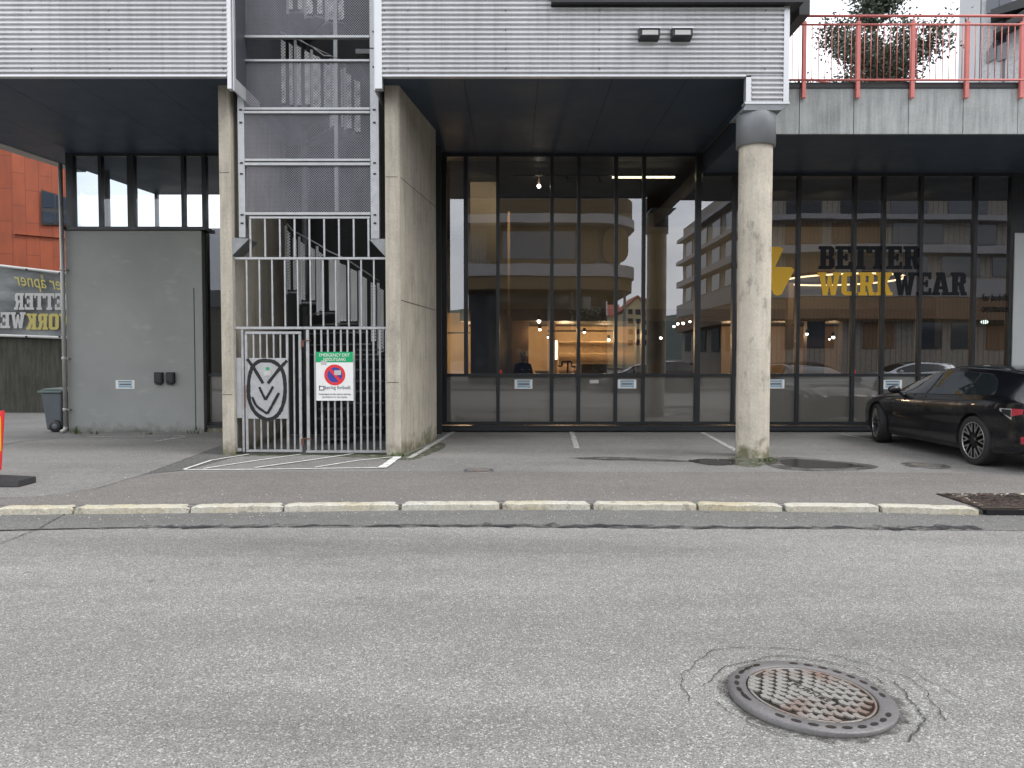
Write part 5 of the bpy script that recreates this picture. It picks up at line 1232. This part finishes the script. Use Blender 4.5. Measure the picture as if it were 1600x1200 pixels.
MB().bar((cx_-.3, 17.93, .05), (cx_+.3, 17.93, .05), .05, .04).bar((cx_, 17.63, .05), (cx_, 18.23, .05), .05, .04).build('base', M['black'], ch)
# ================================================================== inside the shop
YI = 26.0
o = B(fl0+.25, 17.5, YG+.12, 28, -.02, .02).build('shop_floor', M['shopfloor']); struct(o)
P('back_wall', MB().box(fl0+.2, 17.5, YI, YI+.15, .02, 3.2), 'woodwall'); P('back_wall', MB().box(fl0+.2, 17.5, 27.6, 27.8, 3.2, ZS+.02), 'dimwall')
P('side_wall', MB().box(17.2, 17.35, YG+.12, 27.9, .02, ZS), 'dimwall')
P('inner_ceiling', MB().box(fl0+.2, XB+.2, YG+.62, 27.9, ZS+.002, ZS+.02), 'dkceil'); P('inner_ceiling', MB().box(XR1-.0, 17.5, YG+.62, 27.9, ZR+.0, ZR+.024), 'dkceil')
P('low_ceiling', MB().box(bk, 17.1, 21.2, YI-.01, 2.72, 2.80), 'dkceil')
P('mezzanine_front', MB().box(bk, 17.1, 20.95, 21.18, 2.66, 3.0), 'darkwood')
P('mezzanine_wall', MB().box(bk, 17.1, 22.6, 22.7, 2.81, ZS-.01), 'dimwall')
def pil(px0, px1, Y, mat, z0=.02, z1=2.71, d=.25): P('inner_wall', MB().box(xat(px0, Y), xat(px1, Y), Y, Y+d, z0, z1), mat)
pil(735, 776, 18.6, 'dimwall', z1=ZS-.01, d=.5); pil(793, 797, 19.2, 'woodwall', z1=5.4, d=.2)
pil(778, 826, 21.5, 'darkwood', d=.1); pil(785, 800, 20.2, 'dimwall', d=.3); pil(858, 868, 22.8, 'woodwall', d=.3); pil(1002, 1128, 22.5, 'darkwood'); pil(995, 1000, 22, 'darkwood')
pil(1150, 1195, 21.5, 'darkwood'); pil(1262, 1290, 21.6, 'darkwood'); pil(1318, 1470, 21.8, 'darkwood'); pil(1232, 1240, 19.5, 'woodwall', z1=3.6, d=.2)
pil(1470, 1516, 20.5, 'dimwall', z1=4.2)
# luminaires
def lampbulb(px, py, Y, r, label, nm='spotlight', mat='lamp_on'):
    p = at(px, py, Y); t = thing(nm, p, label, 'lamp', 'lit spotlights under the shop ceiling' if nm == 'spotlight' else None)
    MB().ball(p, r, 12, 8).build('bulb', M[mat], t)
    MB().lathe((p.x, p.y, p.z+r*.6), [(r*1.15, 0), (r*1.2, r*2.6), (.004, r*2.7)], 14).build('housing', M['black'], t)
    return t
SPOT = [(683,501,19,.05),(741,530,23,.035),(842,502,20,.06),(843.5,515,20.4,.045),(856,527,22,.03),(913,519,21.5,.045),(951,531,21,.05),(962,519,21,.045),(1032.5,528,20.5,.045),(1053,510,20,.04),(1059,506,20.2,.045),(1067.5,505,20.4,.05),(1078,502.5,20.6,.04),(1261,522,20,.045),(1302,527,20,.05),(1296,530,20.1,.03)]
tr_ = {}
wher = ['at the very left beside the concrete wall', 'above the warm left bay', 'upper of the pair over the standing person', 'lower of the pair over the standing person', 'small one left of the bright doorway', 'above the middle shelving', 'lower one right of the shelving', 'upper one right of the shelving', 'alone before the dark partition', 'leftmost of the row of four', 'second of the row of four', 'third of the row of four', 'rightmost of the row of four', 'single one right of the round column', 'brighter of the pair behind the lettering', 'fainter of the pair behind the lettering']
for (px, py, Y, r), w in zip(SPOT, wher):
    lampbulb(px, py, Y, r*.8, 'lit white spotlight inside the shop, '+w)
for nm, a, b, py, Y in (('at the left', 683, 745, 524, 21), ('over the shelving', 855, 965, 521, 21.1), ('over the right partitions', 1040, 1120, 499, 20.3)):
    o = B(xat(a, Y), xat(b, Y), Y-.02, Y+.02, zat(py, Y)+.05, zat(py, Y)+.09).build('light_track', M['black']); tag(o, 'thin black lighting track inside the shop, '+nm, 'light track', 'lighting tracks')
t = thing('pendant_lamp', at(842, 291, 17.6), 'bare glowing pendant bulb hanging high behind the glass', 'lamp')
p = at(842, 291, 17.6); MB().ball(p, .045, 14, 10).build('bulb', M['lamp_on'], t); MB().tube([p+Vector((0, 0, .04)), (p.x, p.y, ZS)], .006, 6).build('cable', M['black'], t); MB().lathe((p.x, p.y, p.z+.04), [(.03, 0), (.03, .07), (.004, .08)], 12).build('socket', M['black'], t)
YLt = 17.45; za = zat(277, YLt)
t = thing('linear_lamp', (xat(1005, YLt), YLt, za), 'lit linear lamp on a long dark rail under the high ceiling', 'lamp')
MB().box(xat(956, YLt), xat(1003, YLt), YLt-.02, YLt+.02, za-.02, za+.015).box(xat(1005, YLt), xat(1053, YLt), YLt-.02, YLt+.02, za-.018, za+.02).build('tube', M['tube_on'], t)
MB().box(xat(800, YLt), xat(1060, YLt), YLt-.025, YLt+.025, za+.022, za+.06).build('rail', M['black'], t)
for px in (885, 935): q = at(px, 283, YLt); MB().bar(q+Vector((0, 0, .1)), q+Vector((.06, 0, -.06)), .06, .06).build('spot_head', M['black'], t)
YR2 = 20.5; c = at(1315, 437, YR2); t = thing('ring_lamp', c, 'large glowing ring lamp behind the yellow lettering', 'lamp')
pts = [(c.x+1.55*math.cos(a), c.y+1.55*math.sin(a), c.z) for a in [2*math.pi*k/64 for k in range(64)]]
MB().tube(pts, .028, 6, closed=True).build('light_ring', M['lamp_warm'], t); MB().tube([(x, y, z+.06) for x, y, z in pts], .05, 6, closed=True).build('housing', M['darkwood'], t)
for k in range(3):
    a = 2*math.pi*k/3; MB().tube([(c.x+1.55*math.cos(a), c.y+1.55*math.sin(a), c.z+.06), (c.x+1.55*math.cos(a), c.y+1.55*math.sin(a), ZR)], .006, 5).build('cable', M['black'], t)
# shelves, counters
def shelf(px0, px1, Y, zs, label, mat='woodwall'):
    x0, x1 = xat(px0, Y), xat(px1, Y); t = thing('shelf_unit', ((x0+x1)/2, Y, .02), label, 'shelf', 'shelving inside the shop')
    for z in zs: MB().box(x0, x1, Y-.2, Y+.2, z, z+.035).build('shelf', M[mat], t)
    for x in (x0, x1): MB().box(x-.02, x+.02, Y-.2, Y+.2, .02, zs[-1]+.05).build('upright', M[mat], t)
shelf(872, 995, 25.4, (.5, .95, 1.35, 1.75, 2.15), 'long pale wooden shelves lit warmly at the back of the shop')
def counter(px0, px1, Y, h, label, mat):
    x0, x1 = xat(px0, Y), xat(px1, Y); t = thing('counter', ((x0+x1)/2, Y, .02), label, 'counter', 'counters inside the shop')
    MB().box(x0, x1, Y-.3, Y+.3, h-.04, h).build('worktop', M['woodwall'], t); MB().box(x0+.04, x1-.04, Y-.25, Y+.25, .02, h-.042).build('front', M[mat], t)
counter(836, 862, 20.6, 1.25, 'small brightly lit counter left of the doorway', 'woodwall'); counter(906, 1000, 23.2, 1.45, 'dark counter in front of the lit shelves', 'darkwood'); counter(1330, 1430, 19.5, 1.1, 'dark counter behind the parked black car', 'darkwood')
t = thing('display_frame', (xat(888, 21.5), 21.5, .02), 'dark stepped display frame in the bright doorway', 'display')
for (a, b, c_, d) in ((872,572,878,572),(878,572,878,565),(878,565,892,565),(887,565,887,600),(893,565,893,573),(893,573,900,573)):
    p, q = at(a, b, 21.5), at(c_, d, 21.5); MB().bar(p, q, .05, .05).build('tube', M['black'], t)
t = thing('wall_lamp', at(869, 545, 22.6), 'tall glowing vertical strip lamp at the bright doorway', 'lamp'); MB().box(xat(867.5, 22.6), xat(871, 22.6), 22.55, 22.6, zat(562, 22.6), zat(532, 22.6)).build('tube', M['tube_on'], t); MB().box(xat(867, 22.6), xat(871.5, 22.6), 22.605, 22.63, zat(563, 22.6), zat(531, 22.6)).build('mount', M['black'], t)
e = thing('exit_light', at(1538, 503, 17.5), 'small lit white escape sign behind the rightmost glass pane', 'exit sign'); p = at(1538, 503, 17.5)
MB().box(p.x-.11, p.x+.11, 17.5, 17.53, p.z-.07, p.z+.07).build('panel', M['black'], e)
MB().box(p.x-.03, p.x-.015, 17.49, 17.498, p.z-.045, p.z+.04).box(p.x+.01, p.x+.04, 17.49, 17.498, p.z-.045, p.z+.045).prism([(p.x-.095, 17.498, p.z), (p.x-.06, 17.498, p.z-.04), (p.x-.06, 17.498, p.z+.04)], (0, -.008, 0)).prism([(p.x+.095, 17.498, p.z), (p.x+.06, 17.498, p.z-.04), (p.x+.06, 17.498, p.z+.04)], (0, -.008, 0)).build('pictogram', M['exit_on'], e)
# mannequin-dark clothes racks at the right
t = thing('plant', (xat(972, 18.6), 18.6, .02), 'spiky dark green plant behind the glass in front of the shelving', 'plant'); c = Vector((xat(972, 18.6), 18.6, 1.05)); rp = random.Random(5); lf_ = MB()
for k in range(40):
    a = rp.uniform(0, 6.28); e_ = rp.uniform(.15, 1.2); L_ = rp.uniform(.25, .45); d = Vector((math.cos(a)*math.cos(e_), math.sin(a)*math.cos(e_), math.sin(e_))); s = Vector((-math.sin(a), math.cos(a), 0))*.022
    m_ = c+d*L_*.5; lf_.add([c, m_+s, c+d*L_-Vector((0, 0, .06)), m_-s], [(0,1,2,3)])
lf_.build('leaves', M['leafdark'], t, recalc=False); MB().lathe((c.x, c.y, 0), [(.14, .02), (.20, .5), (.20, 1.0), (.17, 1.0)], 20).build('pot', M['black'], t)
# lamp light
def plight(x, y, z, e, col=(1, .66, .36), r=.15):
    l = bpy.data.lights.new('shop_lamp_light', 'POINT'); l.energy = e; l.color = col; l.shadow_soft_size = r; l.specular_factor = .2
    o = bpy.data.objects.new('shop_lamp_light', l); COL.objects.link(o); o.location = (x, y, z); return o
for px, Y, e in ((728, 24.2, 50), (883, 23.8, 75), (945, 24.7, 28), (840, 21.3, 18), (1140, 23.5, 22), (1222, 23.0, 20), (1302, 23.5, 14)):
    plight(xat(px, Y), Y, 2.35, e)
def sspot(x, y, z, tx, ty, tz, e, ang=95, col=(1, .76, .48)):
    l = bpy.data.lights.new('shop_spot_light', 'SPOT'); l.energy = e; l.color = col; l.spot_size = R(ang); l.spot_blend = .8; l.shadow_soft_size = .1
    o = bpy.data.objects.new('shop_spot_light', l); COL.objects.link(o); o.location = (x, y, z); o.rotation_euler = (Vector((tx, ty, tz))-Vector((x, y, z))).to_track_quat('-Z', 'Y').to_euler()
for px, e in ((745, 30), (842, 45), (960, 40), (1040, 12)): x = xat(px, 17.3); sspot(x, 17.3, ZS-.25, x, 22.6, 4.2, e)
for px, e in ((1230, 50), (1315, 60), (1460, 50)): x = xat(px, 17.3); sspot(x, 17.3, ZR-.25, x, 22.6, 3.6, e)
for px, e in ((728, 60), (760, 40)): x = xat(px, 19); sspot(x, 19, 2.6, x+.2, 22, 1.4, e, 80)
# ================================================================== trees and background on the terrace
def tree(name, base, h, rad, n, leaf, label, mat, trunk_h=.4, seed=1, prof=None, pl=.08):
    r_ = random.Random(seed); t = thing(name, base, label, 'tree' if 'tree' in name else 'shrub')
    b = Vector(base); tk = MB(); tk.tube([b, b+Vector((.05, 0, h*.3)), b+Vector((-.04, .04, h*.65)), b+Vector((0, 0, h*.95))], [.09*h/4, .06*h/4, .035*h/4, .01], 8)
    limbs = []
    for k in range(26):
        z0 = h*r_.uniform(.12, .8); a = r_.uniform(0, 6.28); z1 = min(z0+h*r_.uniform(.08, .22), h*.98); R_ = (prof(z1/h) if prof else 1)*rad*r_.uniform(.6, .98)
        p0 = b+Vector((0, 0, z0)); p1 = b+Vector((R_*math.cos(a), R_*math.sin(a), z1)); tk.tube([p0, p0.lerp(p1, .5)+Vector((0, 0, .05)), p1], [.03*h/4, .018*h/4, .006], 5); limbs.append((p0, p1))
    tk.build('trunk', M['bark'], t)
    lv = MB(); cl = []
    for k in range(int(n/26)):
        p0, p1 = r_.choice(limbs); f = r_.uniform(.25, 1.08); cl.append(p0.lerp(p1, f)+Vector((r_.gauss(0, .12), r_.gauss(0, .12), r_.gauss(0, .14)))*rad*.6)
    for c in cl:
        for k in range(26):
            p = c+Vector((r_.gauss(0, 1), r_.gauss(0, 1), r_.gauss(0, 1)))*pl*rad
            a, e = r_.uniform(0, 6.28), r_.uniform(-1, 1); d = Vector((math.cos(a)*math.cos(e), math.sin(a)*math.cos(e), math.sin(e))); s = d.cross(Vector((r_.gauss(0, 1), r_.gauss(0, 1), r_.gauss(0, 1)))).normalized()
            L_ = leaf*r_.uniform(.6, 1.2); lv.add([p-d*L_*.5, p+s*L_*.28, p+d*L_*.5, p-s*L_*.28], [(0,1,2,3)])
    lv.build('crown', M[mat], t, recalc=False); return t
YT = 17.5
pf = lambda z: 1.0 if z < .45 else max(.25, 1-(z-.45)*1.25)
tree('small_tree', (xat(1368, YT, 100), YT, ZP-.1), 4.8, 1.75, 26000, .10, 'leafy dark tree standing on the terrace behind the red railing', 'leafdark', seed=4, prof=pf, pl=.085)
tree('shrub', (xat(1545, YT, 100), YT+.5, ZP-.1), 1.25, 1.0, 3200, .09, 'yellow green shrub on the terrace below the distant building', 'leafyellow', seed=9, pl=.11)
tree('shrub', (xat(1508, YT, 100), YT+1.2, ZP-.1), 1.05, .55, 1300, .08, 'darker small shrub on the terrace left of the yellow green one', 'leafdark', seed=11, pl=.12)
YK = 42.0
hb_ = thing('apartment_building', (xat(1570, YK), YK, 0), 'pale corrugated apartment building with green windows beyond the terrace', 'building')
x0 = xat(1531, YK, 50); 
MB().prism([(x0, YK, 0), (x0+14, YK-9, 0), (x0+20, YK+12, 0), (x0+6, YK+12, 0)], (0, 0, 34)).build('wall', slat('pale_corrugated_wall', (.42, .44, .46), .35), hb_)
def kp(px, py, d=.05):
    r_ = ray(px, py); k = -9/14; y = (YK-k*x0)/(1-k*r_[0]/r_[1]); t = y/r_[1]; return Vector((r_[0]*t-d*.5, y-d, CAMZ+r_[2]*t))
for q in (((1541,0),(1560,-4),(1560,20),(1541,22)), ((1541,83),(1556,60),(1556,92),(1541,100)), ((1562,-2),(1580,-6),(1580,8),(1562,13)), ((1558,62),(1572,44),(1572,92),(1558,97))):
    MB().prism([kp(*p) for p in q], (-.03, -.05, 0)).build('window', M['winglass'], hb_)
for q in (((1548,28),(1640,-6),(1640,14),(1548,38)), ((1552,60),(1640,0),(1640,22),(1552,66))):
    MB().prism([kp(*p, .08) for p in q], (-.6, -.9, 0)).build('balcony', M['darktrim'], hb_)
# ================================================================== across the road (mirrored in the glass)
o = MB().box(-60, 60, -60, -5.2, -.1, .05); o = o.build('pavement', M['strip']); struct(o)
def vX(px, Yv=41.4): return (px-800)/F*Yv
def vZ(py, Yv=41.4): return CAMZ+(559.8-py)/F*Yv
YA = 2*YG-41.4
A_ = thing('office_building', (vX(860), YA, .05), 'concrete and ochre banded office building across the road with a rounded corner', 'building')
ax0, ax1 = vX(728), vX(1000)
def rounded(x0, x1, y0, y1, z0, z1, r=3.0, n=10):
    pts = [(x0, y1, z0), (x0, y0, z0), (x1, y0, z0), (x1, y1-r, z0)]+[(x1-r+r*math.cos(a), y1-r+r*math.sin(a), z0) for a in [math.pi/2*k/n for k in range(n+1)]]
    return MB().prism(pts, (0, 0, z1-z0))
rounded(ax0, ax1-.6, YA-12, YA-.8, vZ(452), vZ(345)).build('wall', M['slat'], A_)
rounded(ax0, ax1-1.6, YA-12, YA-2.2, .05, vZ(452), 2.5).build('ground_floor', M['winglass'], A_)
rounded(ax0-.1, ax1+.1, YA-12, YA+.1, vZ(432), vZ(413)).build('pale_band', M['pale_band'], A_)
rounded(ax0-.1, ax1+.0, YA-12, YA, vZ(452), vZ(432.5)).build('ochre_band', M['ochre'], A_)
rounded(ax0-.1, ax1+.1, YA-12, YA+.1, vZ(350), vZ(336)).build('pale_band', M['pale_band'], A_)
rounded(ax0-.1, ax1+.0, YA-12, YA, vZ(335.5), vZ(306)).build('ochre_band', M['ochre'], A_)
rounded(ax0, ax1-.6, YA-12, YA-.8, vZ(305), vZ(262)).build('wall', M['slat'], A_)
rounded(ax0, ax1-.6, YA-12, YA-.8, vZ(261), vZ(255)).build('roof_band', M['pale_band'], A_)
for a, b, c_, d, mt in ((760, 926, 353, 410, 'ochre'), (936, 984, 353, 410, 'ochre')):
    xs0, xs1, z0, z1 = vX(a), vX(b), vZ(d), vZ(c_); r = .6; pts = []
    for cx__, cz__, a0 in ((xs1-r, z1-r, 0), (xs0+r, z1-r, 90), (xs0+r, z0+r, 180), (xs1-r, z0+r, 270)):
        for k in range(6): t = R(a0+18*k); pts.append((cx__+r*math.cos(t), YA-.85, cz__+r*math.sin(t)))
    w = MB().prism(pts, (0, .12, 0)).build('window', M[mt], A_)
    MB().box(xs0+.9, xs1-.9, YA-.72, YA-.70, z0+.25, z1-.25).build('pane', M['winglass'], w)
for px in (860, 900, 960, 985): MB().box(vX(px)-.08, vX(px)+.08, YA-2.15, YA-2.05, .05, vZ(452)).build('mullion', M['pale_band'], A_)
for a, b, c_, d in ((775, 850, 470, 545), (870, 930, 480, 550)): MB().box(vX(a), vX(b), YA-2.18, YA-2.12, vZ(d), vZ(c_)).build('shopfront', M['darkwood'], A_)
B_ = thing('corner_building', (16, -9, .05), 'grey slatted building on the far corner with pale bands and long balconies', 'building')
bx = vX(1185); 
MB().box(bx, 52, YA-20, YA, .05, vZ(262)).build('wall', M['slatlight'], B_)
for a, b, mt in ((296, 288, 'pale_band'), (348, 340, 'pale_band'), (398, 386, 'pale_band'), (466, 438, 'pale_band'), (500, 467, 'slatbrown')):
    MB().box(bx-.5, 52, YA-20.2, YA+.7, vZ(a), vZ(b)).build('band', M[mt], B_)
rw_ = random.Random(12)
for fl_, (z0, z1) in enumerate(((vZ(336), vZ(304)), (vZ(382), vZ(352)), (vZ(432), vZ(402)), (vZ(545), vZ(505)))):
    x = bx+1.2
    while x < 50:
        w_ = rw_.choice((1.4, 2.2, 3.0)); MB().box(x, x+w_, YA+.0, YA+.05, z0, z1).build('window', M['winglass'] if rw_.random() < .75 else M['slatbrown'], B_); x += w_+rw_.uniform(.5, 1.6)
    for y in range(6): MB().box(bx-.06, bx, YA-3.2*y-2.6, YA-3.2*y-.8, z0, z1).build('window', M['winglass'], B_)
C_ = thing('gabled_house', (vX(998, 110), 2*YG-110, 0), 'cream gabled house with red tiled roof far down the street', 'house')
Yh = 2*YG-110; hx0, hx1, hz0, hz1, hz2 = vX(976, 110), vX(1018, 110), 0, vZ(485, 110), vZ(466, 110)
MB().box(hx0, hx1, Yh-9, Yh, 0, hz1).prism([(hx0, Yh, hz1), (hx1, Yh, hz1), ((hx0+hx1)/2, Yh, hz2)], (0, -9, 0)).build('wall', M['housewall'], C_)
mxx = (hx0+hx1)/2
for s, a in ((-1, hx0), (1, hx1)): MB().prism([(mxx, Yh+.3, hz2+.1), (a+s*.4, Yh+.3, hz1-.2), (a+s*.4, Yh+.3, hz1+.0), (mxx, Yh+.3, hz2+.4)], (0, -9.6, 0)).build('roof', M['roofred'], C_)
for px in (986, 998, 1010):
    for py in (488, 503, 520, 536): MB().box(vX(px, 110)-.35, vX(px, 110)+.35, Yh+.0, Yh+.05, vZ(py+4, 110), vZ(py-4, 110)).build('window', M['winglass'], C_)
D_ = thing('terraced_house', (vX(955, 120), 2*YG-122, 0), 'pale house with long red roof left of the gabled house', 'house'); Yd = 2*YG-122
MB().box(vX(938, 120), vX(974, 120), Yd-8, Yd, 0, vZ(492, 120)).build('wall', M['housewall'], D_); MB().prism([(vX(937, 120), Yd+.3, vZ(492, 120)), (vX(937, 120), Yd-4, vZ(472, 120)), (vX(937, 120), Yd-8.3, vZ(492, 120))], (vX(975, 120)-vX(937, 120), 0, 0)).build('roof', M['roofred'], D_)
E_ = thing('brick_house', (vX(330, 70), 2*YG-70, 0), 'red brick house with dark roof on the hillside street', 'house'); Ye = 2*YG-75
MB().box(vX(270, 75), vX(352, 75), Ye-8, Ye, 0, vZ(480, 75)).build('wall', M['slat'], E_); MB().prism([(vX(268, 75), Ye+.3, vZ(480, 75)), (vX(268, 75), Ye-4, vZ(448, 75)), (vX(268, 75), Ye-8.3, vZ(480, 75))], (vX(354, 75)-vX(268, 75), 0, 0)).build('roof', M['darktrim'], E_)
tree('street_tree', (vX(915, 38), 2*YG-38.5, .05), 4.6, 1.0, 6000, .16, 'slim green street tree across the road in front of the office building', 'leafdark', seed=21, prof=lambda z: 1-.7*abs(z-.35), pl=.12)
# wooded hills all round, far away
def hills():
    vs = []; fs = []; n = 140; rings = [(420, 0), (520, .45), (640, .85), (780, 1.0), (900, .8)]
    for r_, k in rings:
        for i in range(n):
            a = 2*math.pi*i/n; hh = 62+26*math.sin(a*2+.7)+16*math.sin(a*5+2)+7*math.sin(a*11+1)+4*math.sin(a*23)
            if math.sin(a) > .0: hh *= .42
            vs.append((r_*math.cos(a), r_*math.sin(a), -1+hh*k))
    for j in range(len(rings)-1):
        for i in range(n): fs.append((j*n+i, j*n+(i+1)%n, (j+1)*n+(i+1)%n, (j+1)*n+i))
    o = MB().add(vs, fs, 0, True).build('hills', M['hill']); struct(o, 'dark wooded hills around the town')
hills()
# ================================================================== light and camera
SUN_EL, SUN_AZ = R(50), R(112)       # azimuth from +Y towards +X
w = bpy.data.worlds.new('World'); scene.world = w; w.use_nodes = True; nt = w.node_tree; nt.nodes.clear()
sky = N(nt, 'ShaderNodeTexSky'); sky.sky_type = 'NISHITA'; sky.sun_disc = False; sky.sun_elevation = SUN_EL; sky.sun_rotation = SUN_AZ; sky.air_density = 1.3; sky.dust_density = 4
tc = N(nt, 'ShaderNodeTexCoord'); mp = N(nt, 'ShaderNodeMapping'); mp.inputs['Scale'].default_value = (1, 1, 2.4); nt.links.new(tc.outputs['Generated'], mp.inputs[0])
cl = noise(nt, mp.outputs[0], 2.2, 7, .55)
hs = N(nt, 'ShaderNodeHueSaturation'); hs.inputs['Saturation'].default_value = .25; nt.links.new(sky.outputs[0], hs.inputs['Color'])
cloud = ramp(nt, cl, [(.3, (5.6, 5.9, 6.5, 1)), (.5, (8.2, 8.4, 8.9, 1)), (.68, (11.5, 11.5, 11.6, 1))])
mixc = mix(nt, .82, hs.outputs[0], cloud)
bg = N(nt, 'ShaderNodeBackground'); bg.inputs[1].default_value = .10; nt.links.new(mixc, bg.inputs[0])
wo = N(nt, 'ShaderNodeOutputWorld'); nt.links.new(bg.outputs[0], wo.inputs[0])
sl = bpy.data.lights.new('sun', 'SUN'); sl.energy = .6; sl.angle = R(25); sl.color = (1, .97, .92)
so = bpy.data.objects.new('sun', sl); COL.objects.link(so)
d = Vector((math.sin(SUN_AZ)*math.cos(SUN_EL), math.cos(SUN_AZ)*math.cos(SUN_EL), math.sin(SUN_EL)))
so.rotation_euler = (-d).to_track_quat('-Z', 'Y').to_euler(); so.location = (10, 10, 30)
cam = bpy.data.cameras.new('camera'); cam.sensor_width = 36; cam.lens = F/1600*36; cam.clip_end = 4000; cam.clip_start = .05
co = bpy.data.objects.new('camera', cam); COL.objects.link(co); co.location = (0, 0, CAMZ); co.rotation_euler = (math.pi/2-PITCH, 0, 0); scene.camera = co
scene.render.engine = 'CYCLES'; scene.view_settings.view_transform = 'Standard'; scene.view_settings.look = 'None'; scene.view_settings.exposure = 1.3; scene.view_settings.gamma = 1
scene.cycles.max_bounces = 10; scene.cycles.transparent_max_bounces = 24; scene.cycles.glossy_bounces = 5; scene.cycles.diffuse_bounces = 4
scene.cycles.caustics_reflective = False; scene.cycles.caustics_refractive = False; scene.cycles.sample_clamp_indirect = 4
scene.render.resolution_x = 1024; scene.render.resolution_y = 768
